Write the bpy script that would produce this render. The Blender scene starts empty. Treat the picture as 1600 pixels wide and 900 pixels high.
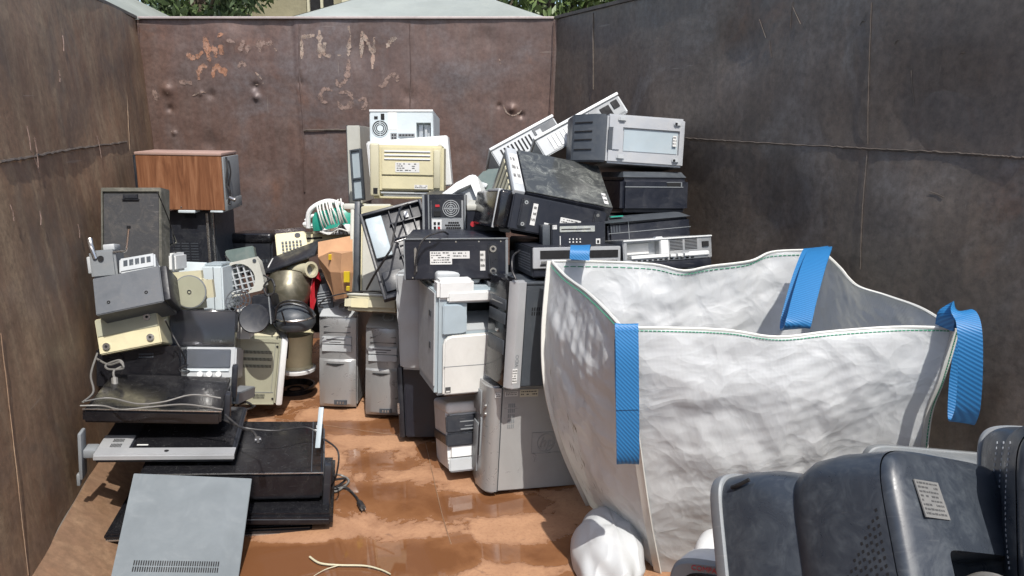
import bpy, bmesh, math, random
from mathutils import Vector, Matrix, noise
random.seed(7)
SC = bpy.context.scene
COL = SC.collection
R = math.radians

# ------------------------------------------------------------------ camera
CAM_H = 1.35; FOC = 1200.0; PITCH = math.atan(280/1200)
cam_d = bpy.data.cameras.new('camera'); cam = bpy.data.objects.new('camera', cam_d); COL.objects.link(cam)
cam_d.sensor_width = 36; cam_d.lens = 36*FOC/1600; cam_d.clip_start = 0.05; cam_d.clip_end = 500
cam.location = (0, 0, CAM_H); cam.rotation_euler = (math.pi/2-PITCH, 0, 0)
SC.camera = cam

# ------------------------------------------------------------------ light
SUN_EL = R(58); SUN_V = Vector((0.30, -0.95, 0)).normalized()     # towards the sun, horizontally
sdir = Vector((SUN_V.x*math.cos(SUN_EL), SUN_V.y*math.cos(SUN_EL), math.sin(SUN_EL)))
sl = bpy.data.lights.new('sun', 'SUN'); sl.energy = 3.9; sl.angle = R(0.5); sl.color = (1, 0.96, 0.90)
so = bpy.data.objects.new('sun', sl); COL.objects.link(so)
so.rotation_euler = sdir.to_track_quat('Z', 'Y').to_euler(); so.location = (3, -3, 8)
w = bpy.data.worlds.new('World'); SC.world = w; w.use_nodes = True
nt = w.node_tree; bg = nt.nodes['Background']; sky = nt.nodes.new('ShaderNodeTexSky')
sky.sky_type = 'NISHITA'; sky.sun_disc = False; sky.sun_elevation = SUN_EL
sky.sun_rotation = math.atan2(SUN_V.x, SUN_V.y); sky.dust_density = 2.0; sky.air_density = 1.0
nt.links.new(sky.outputs[0], bg.inputs[0]); bg.inputs[1].default_value = 0.15
SC.view_settings.view_transform = 'Standard'; SC.view_settings.look = 'None'
SC.view_settings.gamma = 1; SC.view_settings.use_curve_mapping = False; SC.view_settings.exposure = 0.50

# ------------------------------------------------------------------ placing helpers
cp, sp = math.cos(PITCH), math.sin(PITCH)
def P(px, py, Y):
    t = (450-py)/FOC; dy = cp+sp*t; dz = -sp+cp*t
    k = Y/dy
    return Vector(((px-800)/FOC*k, Y, CAM_H+dz*k))
def G(px, py, z):
    t = (450-py)/FOC; dy = cp+sp*t; dz = -sp+cp*t
    k = (z-CAM_H)/dz
    return Vector(((px-800)/FOC*k, dy*k, z))
def fit(bl, br, tl, Y0, Y1=None, Y2=None):
    """frame of a box: origin at its front bottom left corner, x right, y back, z up; returns matrix, width, height"""
    Y1 = Y0 if Y1 is None else Y1; Y2 = Y0 if Y2 is None else Y2
    a, b, c = P(*bl, Y0), P(*br, Y1), P(*tl, Y2)
    x = b-a; wd = x.length; x.normalize()
    z = c-a; z -= x*z.dot(x); ht = z.length; z.normalize()
    y = z.cross(x)
    M = Matrix((x, y, z)).transposed().to_4x4(); M.translation = a
    return M, wd, ht

# ------------------------------------------------------------------ materials
MATS = {}
def nodes(m):
    m.use_nodes = True; n = m.node_tree.nodes; l = m.node_tree.links
    return n, l, n['Principled BSDF']
def tex(n, l, kind='Object', scale=(1,1,1), rot=(0,0,0)):
    tc = n.new('ShaderNodeTexCoord'); mp = n.new('ShaderNodeMapping')
    mp.inputs['Scale'].default_value = scale; mp.inputs['Rotation'].default_value = rot
    l.new(tc.outputs[kind], mp.inputs[0]); return mp.outputs[0]
def noi(n, l, v, scale, detail=4, rough=0.5, dist=0):
    t = n.new('ShaderNodeTexNoise'); t.inputs['Scale'].default_value = scale; t.inputs['Detail'].default_value = detail
    t.inputs['Roughness'].default_value = rough; t.inputs['Distortion'].default_value = dist
    l.new(v, t.inputs['Vector']); return t.outputs[0]
def ramp(n, l, f, *stops):
    r = n.new('ShaderNodeValToRGB'); e = r.color_ramp.elements
    while len(e) < len(stops): e.new(0.5)
    for k, (p, c) in enumerate(stops):
        e[k].position = p; e[k].color = (c, c, c, 1) if isinstance(c, (int, float)) else (*c, 1)
    l.new(f, r.inputs[0]); return r.outputs[0]
def mix(n, l, f, a, b, mode='MIX'):
    m = n.new('ShaderNodeMix'); m.data_type = 'RGBA'; m.blend_type = mode
    if isinstance(f, (int, float)): m.inputs[0].default_value = f
    else: l.new(f, m.inputs[0])
    for i, s in ((6, a), (7, b)):
        if isinstance(s, tuple): m.inputs[i].default_value = (*s, 1)
        else: l.new(s, m.inputs[i])
    return m.outputs[2]
def bump(n, l, f, b, strength, dist=0.01, prev=None):
    q = n.new('ShaderNodeBump'); q.inputs['Strength'].default_value = strength; q.inputs['Distance'].default_value = dist
    l.new(f, q.inputs['Height'])
    if prev is not None: l.new(prev, q.inputs['Normal'])
    l.new(q.outputs[0], b.inputs['Normal']); return q.outputs[0]
def plastic(name, col, rough=0.45, dust=0.25, metal=0.0, dcol=(0.30, 0.26, 0.21), grain=0.12, spec=0.5, coat=0.0, speck=0.0, scr=0.35):
    """moulded plastic or painted sheet with dust, smears and scuffs"""
    m = bpy.data.materials.new(name); n, l, b = nodes(m); v = tex(n, l)
    big = noi(n, l, v, 5, 5, 0.6, 0.6); fine = noi(n, l, v, 60, 5, 0.65); mid = noi(n, l, v, 17, 6, 0.7, 1.2)
    sx = noi(n, l, tex(n, l, scale=(6, 6, 60), rot=(0.3, 0.5, 0.2)), 3, 3, 0.6)
    c = mix(n, l, ramp(n, l, big, (0.3, 0.0), (0.75, 1.0)), col, tuple(min(1, x*0.80) for x in col))
    mask = n.new('ShaderNodeMath'); mask.operation = 'MULTIPLY'
    l.new(ramp(n, l, mid, (0.46, 0.0), (0.74, 1.0)), mask.inputs[0]); l.new(ramp(n, l, fine, (0.30, 0.3), (0.7, 1.0)), mask.inputs[1])
    m2 = n.new('ShaderNodeMath'); m2.operation = 'MULTIPLY'; l.new(mask.outputs[0], m2.inputs[0]); m2.inputs[1].default_value = dust
    c = mix(n, l, m2.outputs[0], c, dcol)
    # scratches
    sc = n.new('ShaderNodeMath'); sc.operation = 'MULTIPLY'; l.new(ramp(n, l, sx, (0.66, 0.0), (0.70, 1.0)), sc.inputs[0]); sc.inputs[1].default_value = dust*scr
    c = mix(n, l, sc.outputs[0], c, (0.5, 0.48, 0.45))
    if speck: c = mix(n, l, ramp(n, l, noi(n, l, v, 210, 3, 0.7), (0.62, 0), (0.70, speck)), c, dcol)
    l.new(c, b.inputs['Base Color'])
    rr = n.new('ShaderNodeMapRange'); l.new(mid, rr.inputs[0]); rr.inputs[1].default_value = 0.3; rr.inputs[2].default_value = 0.7
    rr.inputs[3].default_value = max(0.03, rough-0.12); rr.inputs[4].default_value = min(1, rough+0.2)
    l.new(rr.outputs[0], b.inputs['Roughness'])
    b.inputs['Metallic'].default_value = metal; b.inputs['Specular IOR Level'].default_value = spec
    if coat: b.inputs['Coat Weight'].default_value = coat; b.inputs['Coat Roughness'].default_value = 0.06
    bump(n, l, fine, b, grain, 0.002)
    return m
M = {}
M['cream'] = plastic('aged_cream_plastic', (0.50, 0.47, 0.33), 0.5, 0.3)
M['cream2'] = plastic('cream_plastic', (0.58, 0.53, 0.34), 0.5, 0.25)
M['beige'] = plastic('grey_beige_paint', (0.46, 0.46, 0.41), 0.5, 0.25)
M['olive'] = plastic('olive_beige_plastic', (0.34, 0.34, 0.25), 0.5, 0.25)
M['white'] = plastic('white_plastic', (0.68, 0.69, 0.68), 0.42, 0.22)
M['bwhite'] = plastic('bluish_white_plastic', (0.52, 0.58, 0.60), 0.45, 0.2)
M['mfp'] = plastic('blue_grey_plastic', (0.34, 0.40, 0.43), 0.45, 0.15)
M['lgrey'] = plastic('light_grey_plastic', (0.40, 0.42, 0.43), 0.42, 0.2)
M['grey'] = plastic('mid_grey_plastic', (0.20, 0.215, 0.225), 0.45, 0.25)
M['slab'] = plastic('blue_grey_painted_steel', (0.150, 0.172, 0.186), 0.62, 0.02, grain=0.03, spec=0.18)
M['silver'] = plastic('silver_painted_plastic', (0.34, 0.345, 0.345), 0.32, 0.12, metal=0.45)
M['silver2'] = plastic('silver_painted_steel', (0.42, 0.43, 0.44), 0.38, 0.15, metal=0.3)
M['zinc'] = plastic('galvanised_steel', (0.48, 0.49, 0.49), 0.38, 0.25, metal=0.7)
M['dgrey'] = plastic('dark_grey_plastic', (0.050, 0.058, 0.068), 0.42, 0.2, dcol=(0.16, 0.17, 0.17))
M['crt'] = plastic('charcoal_monitor_plastic', (0.034, 0.041, 0.052), 0.32, 0.6, dcol=(0.10, 0.115, 0.125), grain=0.08, scr=0.05)
M['black'] = plastic('black_plastic', (0.016, 0.018, 0.024), 0.38, 0.22, dcol=(0.12, 0.12, 0.11))
M['steelblack'] = plastic('black_painted_steel', (0.010, 0.012, 0.020), 0.38, 0.16, dcol=(0.09, 0.09, 0.09))
M['gloss'] = plastic('glossy_black_plastic', (0.008, 0.008, 0.010), 0.12, 0.07, dcol=(0.16, 0.16, 0.15), grain=0.02, speck=0.25)
M['screen'] = plastic('dusty_black_screen', (0.010, 0.010, 0.012), 0.13, 0.07, dcol=(0.17, 0.17, 0.16), grain=0.02, speck=0.5)
M['hole'] = plastic('dark_opening', (0.006, 0.006, 0.007), 0.8, 0.0)
M['label'] = plastic('paper_sticker', (0.62, 0.62, 0.60), 0.6, 0.2)
M['ink'] = plastic('printed_ink', (0.06, 0.06, 0.06), 0.7, 0.0)
M['chrome'] = plastic('worn_chrome', (0.55, 0.54, 0.52), 0.22, 0.2, metal=0.9)
M['bronze'] = plastic('olive_bronze_metal', (0.13, 0.12, 0.085), 0.4, 0.5, metal=0.6)
M['red'] = plastic('red_plastic', (0.45, 0.02, 0.03), 0.35, 0.15)
M['teal'] = plastic('teal_plastic', (0.02, 0.30, 0.22), 0.35, 0.15)
M['greengrey'] = plastic('green_grey_plastic', (0.10, 0.135, 0.125), 0.4, 0.2)
M['cable'] = plastic('black_cable_rubber', (0.015, 0.015, 0.017), 0.5, 0.2)
M['gcable'] = plastic('grey_cable_rubber', (0.15, 0.145, 0.135), 0.5, 0.2)
M['wcable'] = plastic('white_cable_rubber', (0.62, 0.62, 0.58), 0.5, 0.2)
M['yellow'] = plastic('yellow_sticker', (0.65, 0.48, 0.02), 0.5, 0.1)
M['woodedge'] = plastic('weathered_board_edge', (0.10, 0.098, 0.080), 0.7, 0.6, dcol=(0.35, 0.33, 0.28))
M['grille'] = plastic('grey_grille_cloth', (0.045, 0.046, 0.050), 0.85, 0.3, grain=0.8)
M['oldpink'] = plastic('faded_veneer_top', (0.36, 0.24, 0.20), 0.5, 0.3)
def m_wood():
    m = bpy.data.materials.new('wood_veneer'); n, l, b = nodes(m)
    v = tex(n, l, scale=(14, 14, 1.2)); a = noi(n, l, v, 2.2, 6, 0.6, 1.6); f = noi(n, l, tex(n, l, scale=(90, 90, 4)), 3, 3, 0.6)
    c = ramp(n, l, a, (0.25, (0.09, 0.034, 0.016)), (0.5, (0.19, 0.080, 0.038)), (0.72, (0.28, 0.135, 0.070)))
    c = mix(n, l, ramp(n, l, f, (0.5, 0), (0.8, 0.5)), c, (0.10, 0.035, 0.015)); l.new(c, b.inputs['Base Color'])
    b.inputs['Roughness'].default_value = 0.42; return m
M['wood'] = m_wood()
def m_card():
    m = bpy.data.materials.new('cardboard'); n, l, b = nodes(m); v = tex(n, l)
    c = mix(n, l, ramp(n, l, noi(n, l, v, 9, 6, 0.6), (0.35, 0), (0.7, 1)), (0.46, 0.26, 0.14), (0.34, 0.19, 0.10)); l.new(c, b.inputs['Base Color'])
    b.inputs['Roughness'].default_value = 0.85; bump(n, l, noi(n, l, v, 20, 4, 0.6), b, 0.3, 0.004); return m
M['card'] = m_card()
def m_clear(name, tint, rough, trans):
    m = bpy.data.materials.new(name); n, l, b = nodes(m); v = tex(n, l)
    b.inputs['Base Color'].default_value = (*tint, 1)
    b.inputs['Transmission Weight'].default_value = min(1, trans+0.25); b.inputs['IOR'].default_value = 1.45
    r = n.new('ShaderNodeMapRange'); l.new(noi(n, l, v, 12, 5, 0.6, 1), r.inputs[0]); r.inputs[3].default_value = rough; r.inputs[4].default_value = rough+0.12
    l.new(r.outputs[0], b.inputs['Roughness']); return m
M['smoke'] = m_clear('smoked_clear_plastic', (0.30, 0.31, 0.34), 0.03, 0.7)
M['clear'] = m_clear('clear_plastic', (0.85, 0.85, 0.83), 0.06, 0.75)
M['disc'] = m_clear('clear_disc', (0.8, 0.8, 0.8), 0.05, 0.6)
def m_rust(name, cols, streak, warm, rough=0.5, metal=0.15, seedv=0.0, worn_sheen=None):
    """weathered painted steel: three paint tones, patches of wear and painted sheen, rust blooms, run-down streaks, scratches"""
    m = bpy.data.materials.new(name); n, l, b = nodes(m)
    v = tex(n, l); vs = tex(n, l, scale=(7, 7, 0.7)); vf = tex(n, l, scale=(40, 40, 1.6)); vh = tex(n, l, scale=(1.2, 1.2, 30), rot=(0.25, 0.2, 0.1))
    a = noi(n, l, v, 0.9+seedv, 8, 0.62, 0.5); s = noi(n, l, vs, 1.6, 7, 0.65, 0.3); f = noi(n, l, v, 38, 7, 0.7); sc = noi(n, l, vf, 1.5, 4, 0.6, 0.2)
    c = mix(n, l, ramp(n, l, a, (0.38, 0), (0.62, 1)), cols[0], cols[1])
    c = mix(n, l, ramp(n, l, s, (0.46, 0), (0.68, streak)), c, cols[2])
    if worn_sheen: c = mix(n, l, ramp(n, l, noi(n, l, v, 1.7, 9, 0.66, 0.8), (0.50, 0), (0.66, 0.85)), c, worn_sheen)  # patches of wear; on the right wall also its sheen, as colour
    c = mix(n, l, ramp(n, l, noi(n, l, v, 2.6, 9, 0.72, 0.6), (0.56, 0), (0.76, warm)), c, (0.21, 0.085, 0.035))
    c = mix(n, l, ramp(n, l, f, (0.30, 0.75), (0.62, 0)), c, tuple(x*0.45 for x in cols[0]))
    c = mix(n, l, ramp(n, l, sc, (0.70, 0), (0.74, 0.28)), c, (0.30, 0.26, 0.21))
    c = mix(n, l, ramp(n, l, noi(n, l, vh, 1.6, 3, 0.5, 0.1), (0.735, 0), (0.75, 0.3)), c, (0.34, 0.30, 0.26))
    c = mix(n, l, ramp(n, l, noi(n, l, v, 13, 6, 0.8), (0.70, 0), (0.76, 0.6)), c, (0.30, 0.27, 0.23))
    l.new(c, b.inputs['Base Color'])
    rr = n.new('ShaderNodeMapRange'); l.new(noi(n, l, v, 6, 8, 0.7, 0.5), rr.inputs[0]); rr.inputs[1].default_value = 0.25; rr.inputs[2].default_value = 0.75
    rr.inputs[3].default_value = rough-0.12; rr.inputs[4].default_value = rough+0.25; l.new(rr.outputs[0], b.inputs['Roughness'])
    b.inputs['Metallic'].default_value = metal
    q = bump(n, l, a, b, 0.25, 0.02); q = bump(n, l, noi(n, l, v, 5, 5, 0.55), b, 0.18, 0.010, q); bump(n, l, f, b, 0.25, 0.003, q)
    return m
M['wall_back'] = m_rust('rusty_brown_steel', ((0.150, 0.092, 0.074), (0.105, 0.072, 0.064), (0.15, 0.125, 0.115)), 0.5, 0.5, 0.44, 0.15, 0.4, (0.135, 0.120, 0.122))
M['wall_left'] = m_rust('streaked_brown_steel', ((0.285, 0.180, 0.110), (0.172, 0.108, 0.070), (0.38, 0.28, 0.175)), 0.8, 0.6, 0.5, 0.1, 0.1, (0.12, 0.10, 0.085))
M['wall_right'] = m_rust('dark_grey_steel', ((0.165, 0.137, 0.113), (0.118, 0.096, 0.079), (0.205, 0.158, 0.122)), 0.6, 0.4, 0.38, 0.2, 0.8, (0.215, 0.198, 0.182))  # last colour paints the wall's pale sheen along with its wear
M['wall_kerb'] = m_rust('rusty_tan_steel', ((0.27, 0.16, 0.09), (0.16, 0.09, 0.055), (0.34, 0.22, 0.13)), 0.6, 0.6, 0.7, 0.0, 0.2)
M['bead'] = m_rust('weld_bead_steel', ((0.13, 0.105, 0.085), (0.08, 0.067, 0.055), (0.17, 0.14, 0.115)), 0.5, 0.3, 0.5, 0.2, 0.3)
M['rim'] = plastic('worn_pale_rim_paint', (0.42, 0.36, 0.34), 0.5, 0.5, dcol=(0.14, 0.08, 0.07))
M['chalk'] = plastic('weathered_paint_stroke', (0.34, 0.27, 0.22), 0.8, 0.8, dcol=(0.28, 0.11, 0.06))
M['chalk2'] = plastic('rust_orange_stroke', (0.33, 0.165, 0.10), 0.8, 0.8, dcol=(0.42, 0.33, 0.28))
M['chalk3'] = plastic('faint_stroke', (0.25, 0.175, 0.145), 0.8, 0.7, dcol=(0.13, 0.075, 0.06))

def worn_paint(m):
    n, l = m.node_tree.nodes, m.node_tree.links; b = n['Principled BSDF']; v = tex(n, l)
    a = n.new('ShaderNodeMath'); a.operation = 'MULTIPLY'; l.new(ramp(n, l, noi(n, l, v, 55, 6, 0.75), (0.36, 0), (0.50, 1)), a.inputs[0]); l.new(ramp(n, l, noi(n, l, v, 16, 3, 0.6), (0.30, 0.35), (0.50, 1)), a.inputs[1]); l.new(a.outputs[0], b.inputs['Alpha'])
for k_ in ('chalk', 'chalk2', 'chalk3'): worn_paint(M[k_])

# ------------------------------------------------------------------ mesh helpers
def link(name, bm, mat, parent=None, smooth=35, mats=None):
    me = bpy.data.meshes.new(name); bmesh.ops.recalc_face_normals(bm, faces=bm.faces[:]); bm.to_mesh(me); bm.free()
    for m in (mats or [mat]): me.materials.append(m)
    if smooth:
        for p in me.polygons: p.use_smooth = True
        me.set_sharp_from_angle(angle=R(smooth))
    o = bpy.data.objects.new(name, me); COL.objects.link(o)
    if parent: o.parent = parent
    return o
def thing(name, label, cat, Mx=None, group=None):
    o = bpy.data.objects.new(name, None); COL.objects.link(o); o.empty_display_size = 0.05
    if Mx is not None: o.matrix_world = Mx
    o['label'] = label; o['category'] = cat
    if group: o['group'] = group
    return o
def tag(o, label, cat, group=None):
    o['label'] = label; o['category'] = cat
    if group: o['group'] = group
    return o
def bx(bm, x0, y0, z0, x1, y1, z1, bev=0.0, seg=2):
    vs = [bm.verts.new(p) for p in ((x0,y0,z0),(x1,y0,z0),(x1,y1,z0),(x0,y1,z0),(x0,y0,z1),(x1,y0,z1),(x1,y1,z1),(x0,y1,z1))]
    fs = [bm.faces.new([vs[i] for i in q]) for q in ((3,2,1,0),(4,5,6,7),(0,1,5,4),(1,2,6,5),(2,3,7,6),(3,0,4,7))]
    if bev:
        es = {e for f in fs for e in f.edges}
        bmesh.ops.bevel(bm, geom=list(es), offset=bev, segments=seg, affect='EDGES', profile=0.5)
def faces_of(w, d, h):
    """(u, v, out) -> local point on one face of a w x d x h box"""
    return {'front': lambda u, v, o: Vector((u*w, -o, v*h)), 'back': lambda u, v, o: Vector((w-u*w, d+o, v*h)),
            'right': lambda u, v, o: Vector((w+o, u*d, v*h)), 'left': lambda u, v, o: Vector((-o, d-u*d, v*h)),
            'top': lambda u, v, o: Vector((u*w, v*d, h+o)), 'bottom': lambda u, v, o: Vector((u*w, d-v*d, -o))}
def slab(bm, fm, u0, v0, u1, v1, o0=-0.001, o1=0.002, bev=0.0):
    vs = [bm.verts.new(fm(u, v, o)) for o in (o0, o1) for u, v in ((u0,v0),(u1,v0),(u1,v1),(u0,v1))]
    fs = [bm.faces.new([vs[i] for i in q]) for q in ((3,2,1,0),(4,5,6,7),(0,1,5,4),(1,2,6,5),(2,3,7,6),(3,0,4,7))]
    if bev:
        bmesh.ops.bevel(bm, geom=list({e for f in fs for e in f.edges}), offset=bev, segments=2, affect='EDGES')
def slots(bm, fm, u0, v0, u1, v1, nu, nv, fu=0.5, fv=0.6, o0=-0.001, o1=0.0012):
    du, dv = (u1-u0)/nu, (v1-v0)/nv
    for i in range(nu):
        for j in range(nv):
            a, b = u0+du*(i+(1-fu)/2), v0+dv*(j+(1-fv)/2)
            slab(bm, fm, a, b, a+du*fu, b+dv*fv, o0, o1)
def disc(bm, fm, u, v, r, w, h, o0=-0.001, o1=0.003, n=20, hole=0.0, bev=0.0):
    """a round boss on a face of width w and height h (metres); hole = inner radius of a ring"""
    ou, ov = [], []
    rings = []
    for (rr, oo) in ((r, o0), (r, o1)) + (((hole, o1), (hole, o0)) if hole else ()):
        rings.append([bm.verts.new(fm(u+rr*math.cos(6.28318*k/n)/w, v+rr*math.sin(6.28318*k/n)/h, oo)) for k in range(n)])
    for a, b in zip(rings, rings[1:]):
        for k in range(n): bm.faces.new((a[k], a[(k+1) % n], b[(k+1) % n], b[k]))
    if not hole: bm.faces.new(rings[-1])
def case(w, d, h, bev=0.006, rec=None, seg=2):
    """hollow-looking box: rec = {face: [(u0,v0,u1,v1,depth)]} gives one sunk panel on a face"""
    bm = bmesh.new(); fm = faces_of(w, d, h); rec = rec or {}
    c = {}
    for i in (0, 1):
        for j in (0, 1):
            for k in (0, 1): c[i, j, k] = bm.verts.new((i*w, j*d, k*h))
    def corner(p): return c[round(p.x/w), round(p.y/d), round(p.z/h)]
    for name, f in fm.items():
        q = [corner(f(u, v, 0)) for u, v in ((0,0),(1,0),(1,1),(0,1))]
        if name in rec:
            u0, v0, u1, v1, dep = rec[name]
            r = [bm.verts.new(f(u, v, 0)) for u, v in ((u0,v0),(u1,v0),(u1,v1),(u0,v1))]
            s = [bm.verts.new(f(u, v, -dep)) for u, v in ((u0,v0),(u1,v0),(u1,v1),(u0,v1))]
            for k in range(4):
                bm.faces.new((q[k], q[(k+1) % 4], r[(k+1) % 4], r[k])); bm.faces.new((r[k], r[(k+1) % 4], s[(k+1) % 4], s[k]))
            bm.faces.new(s)
        else: bm.faces.new(q)
    cs = set(c.values())
    if bev: bmesh.ops.bevel(bm, geom=[e for e in bm.edges if e.verts[0] in cs and e.verts[1] in cs], offset=bev, segments=seg, affect='EDGES')
    return bm
def spline(pts, n=8):
    pts = [Vector(p) for p in pts]; out = []
    for i in range(len(pts)-1):
        a, b, c, e = pts[max(i-1, 0)], pts[i], pts[i+1], pts[min(i+2, len(pts)-1)]
        for k in range(n):
            t = k/n
            out.append(0.5*((2*b)+(c-a)*t+(2*a-5*b+4*c-e)*t*t+(3*b-a-3*c+e)*t**3))
    out.append(pts[-1]); return out
def tube(bm, pts, r, n=7, taper=None, cap=True):
    pts = [Vector(p) for p in pts]; up = Vector((0.13, 0.31, 0.94)); prev = None
    for i, p in enumerate(pts):
        t = (pts[min(i+1, len(pts)-1)]-pts[max(i-1, 0)]).normalized()
        s = t.cross(up)
        if s.length < 1e-3: s = t.cross(Vector((1, 0, 0)))
        s.normalize(); q = s.cross(t); rr = r if taper is None else r*(1+(taper-1)*i/(len(pts)-1))
        ring = [bm.verts.new(p+(s*math.cos(6.28318*k/n)+q*math.sin(6.28318*k/n))*rr) for k in range(n)]
        if prev:
            for k in range(n): bm.faces.new((prev[k], prev[(k+1) % n], ring[(k+1) % n], ring[k]))
        elif cap: bm.faces.new(ring)
        prev = ring
    if cap: bm.faces.new(prev)
def lathe(bm, prof, n=28, mx=None, a0=0, a1=6.28318):
    """profile of (radius, height) spun about local z"""
    mx = mx or Matrix(); rings = []
    for r, z in prof: rings.append([bm.verts.new(mx @ Vector((max(r, 1e-4)*math.cos(6.28318*k/n), max(r, 1e-4)*math.sin(6.28318*k/n), z))) for k in range(n)])
    for a, b in zip(rings, rings[1:]):
        for k in range(n): bm.faces.new((a[k], a[(k+1) % n], b[(k+1) % n], b[k]))
def ribbon(bm, pts, wid, thick, side):
    """flat strap along pts, 'side' = direction of its width"""
    pts = [Vector(p) for p in pts]; prev = None
    for i, p in enumerate(pts):
        t = (pts[min(i+1, len(pts)-1)]-pts[max(i-1, 0)]).normalized()
        sd = (side(i/(len(pts)-1)) if callable(side) else Vector(side)); sd = (sd-t*sd.dot(t)).normalized(); nn = t.cross(sd)
        ring = [bm.verts.new(p+sd*a*wid/2+nn*b*thick/2) for a, b in ((-1,-1),(-0.33,-1.3),(0.33,-1.3),(1,-1),(1,1),(0.33,0.7),(-0.33,0.7),(-1,1))]
        if prev:
            for k in range(8): bm.faces.new((prev[k], prev[(k+1) % 8], ring[(k+1) % 8], ring[k]))
        else: bm.faces.new(ring)
        prev = ring
    bm.faces.new(prev)
def poly(bm, pts, ext):
    """prism from a polygon, extruded by vector ext"""
    a = [bm.verts.new(p) for p in pts]; b = [bm.verts.new(Vector(p)+Vector(ext)) for p in pts]; n = len(a)
    bm.faces.new(a); bm.faces.new(b[::-1])
    for k in range(n): bm.faces.new((a[k], a[(k+1) % n], b[(k+1) % n], b[k]))
def text_mesh(name, s, size, mx, mat, parent, ext=0.0008, bold=0.0, shear=0.0):
    cu = bpy.data.curves.new(name, 'FONT'); cu.body = s; cu.size = size; cu.extrude = ext; cu.offset = bold; cu.shear = shear
    cu.align_x = 'CENTER'; cu.align_y = 'CENTER'
    t = bpy.data.objects.new(name, cu); COL.objects.link(t); dg = bpy.context.evaluated_depsgraph_get(); dg.update()
    me = bpy.data.meshes.new_from_object(t.evaluated_get(dg)); bpy.data.objects.remove(t)
    me.transform(mx); me.materials.clear(); me.materials.append(mat)
    o = bpy.data.objects.new(name, me); COL.objects.link(o); o.parent = parent; return o
def face_mx(fm, u, v, o=0.001):
    a = fm(u, v, o); x = (fm(u+0.01, v, o)-a).normalized(); y = (fm(u, v+0.01, o)-a).normalized(); z = x.cross(y)
    m = Matrix((x, y, z)).transposed().to_4x4(); m.translation = a; return m
def sticker(root, fm, u0, v0, u1, v1, rows=4, seed=1, mat=None, cols=2, o=0.0012, name='sticker', text=True):
    bm = bmesh.new(); slab(bm, fm, u0, v0, u1, v1, -0.001, o); s = link(name, bm, mat or M['label'], root, 0)
    if not text: return s
    rnd = random.Random(seed); bm = bmesh.new(); dv = (v1-v0)/(rows+0.6)
    for r in range(rows):
        u = u0+(u1-u0)*0.06; v = v1-dv*(r+0.9)
        while u < u1-(u1-u0)*0.12:
            L = (u1-u0)*rnd.uniform(0.03, 0.14)
            if rnd.random() < 0.8: slab(bm, fm, u, v, min(u+L, u1-(u1-u0)*0.05), v+dv*rnd.uniform(0.35, 0.5), o-0.0005, o+0.0004)
            u += L+(u1-u0)*0.03
    link('print', bm, M['ink'], s, 0); return s
def cable(name, pts, mat, label, r=0.0035, group=None, plug=None, n=8):
    """pts: (px, py, Y) or Vectors"""
    q = [p if isinstance(p, Vector) else P(*p) for p in pts]
    base = q[0].copy(); bm = bmesh.new(); tube(bm, [p-base for p in spline(q, n)], r, 7)
    root = thing(name, label, 'cable', Matrix.Translation(base), group); link('cord', bm, M[mat], root)
    if plug:
        e = q[-1]-base; dr = (q[-1]-q[-2]).normalized(); bm = bmesh.new()
        tube(bm, [e-dr*0.002, e+dr*0.008, e+dr*0.022, e+dr*0.04, e+dr*0.044], 0.011, 8)
        s = dr.cross(Vector((0, 0, 1))).normalized()*0.006
        pl = link('plug', bm, M[mat], root); bm = bmesh.new()
        for k in (-1, 1): tube(bm, [e+dr*0.043+s*k, e+dr*0.06+s*k], 0.0022, 6)
        link('pin', bm, M['chrome'], pl)
    return root
# ------------------------------------------------------------------ container shell
D = 4.45; ZT = P(500, 30, D).z
bl_t, br_t = P(213, 31, D), P(869, 31, D)
left_base0, left_base1 = G(130, 760, 0.12), G(50, 900, 0.12)
sl_b = (left_base1-left_base0)/(left_base1.y-left_base0.y)
lt1 = G(150, 0, ZT); sl_t = (lt1-bl_t)/(lt1.y-bl_t.y)
rt1 = G(994, 0, ZT); sr_t = (rt1-br_t)/(rt1.y-br_t.y)
def lwall(Y, z):
    """point of the left wall's inner face"""
    b = left_base0+sl_b*(Y-left_base0.y); t = bl_t+sl_t*(Y-D); k = (z-0.12)/(ZT-0.12)
    return Vector((b.x+(t.x-b.x)*k, Y, z))
def rwall(Y, z):
    t = br_t+sr_t*(Y-D); return Vector((t.x-0.015*(ZT-z), Y, z))
YN = -0.9
box = thing('scrap_container', 'open-topped rusty steel container with high dented side walls holding the electronic scrap', 'container', Matrix())
def wallgrid(name, fn, nu, nv, mat, nrm, thick=0.02):
    """fn(u,v) -> point; a second skin behind makes it a real plate"""
    bm = bmesh.new(); g = [[bm.verts.new(fn(i/nu, j/nv)) for j in range(nv+1)] for i in range(nu+1)]
    off = Vector(nrm)*thick; h = [[bm.verts.new(g[i][j].co-off) for j in (0, nv)] for i in range(nu+1)]
    for i in range(nu):
        for j in range(nv): bm.faces.new((g[i][j], g[i+1][j], g[i+1][j+1], g[i][j+1]))
        bm.faces.new((h[i][0], h[i][1], h[i+1][1], h[i+1][0]))
        bm.faces.new((g[i][nv], g[i+1][nv], h[i+1][1], h[i][1])); bm.faces.new((g[i+1][0], g[i][0], h[i][0], h[i+1][0]))
    return link(name, bm, mat, box, 60)
dents = [(262,140,.05,-.018),(265,170,.03,.014),(398,135,.035,.016),(400,152,.03,-.020),(330,148,.04,.012),(314,146,.02,-.012),(800,170,.035,-.022),(815,180,.025,.016),
         (780,165,.02,.012),(272,208,.02,-.015),(330,225,.09,.016),(360,60,.12,-.012),(560,80,.15,.014),(700,100,.2,-.012),(640,150,.06,.010),(760,60,.1,.010),(470,130,.03,.01)]
dents = [(P(a, b, D), r, d) for a, b, r, d in dents]
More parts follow.
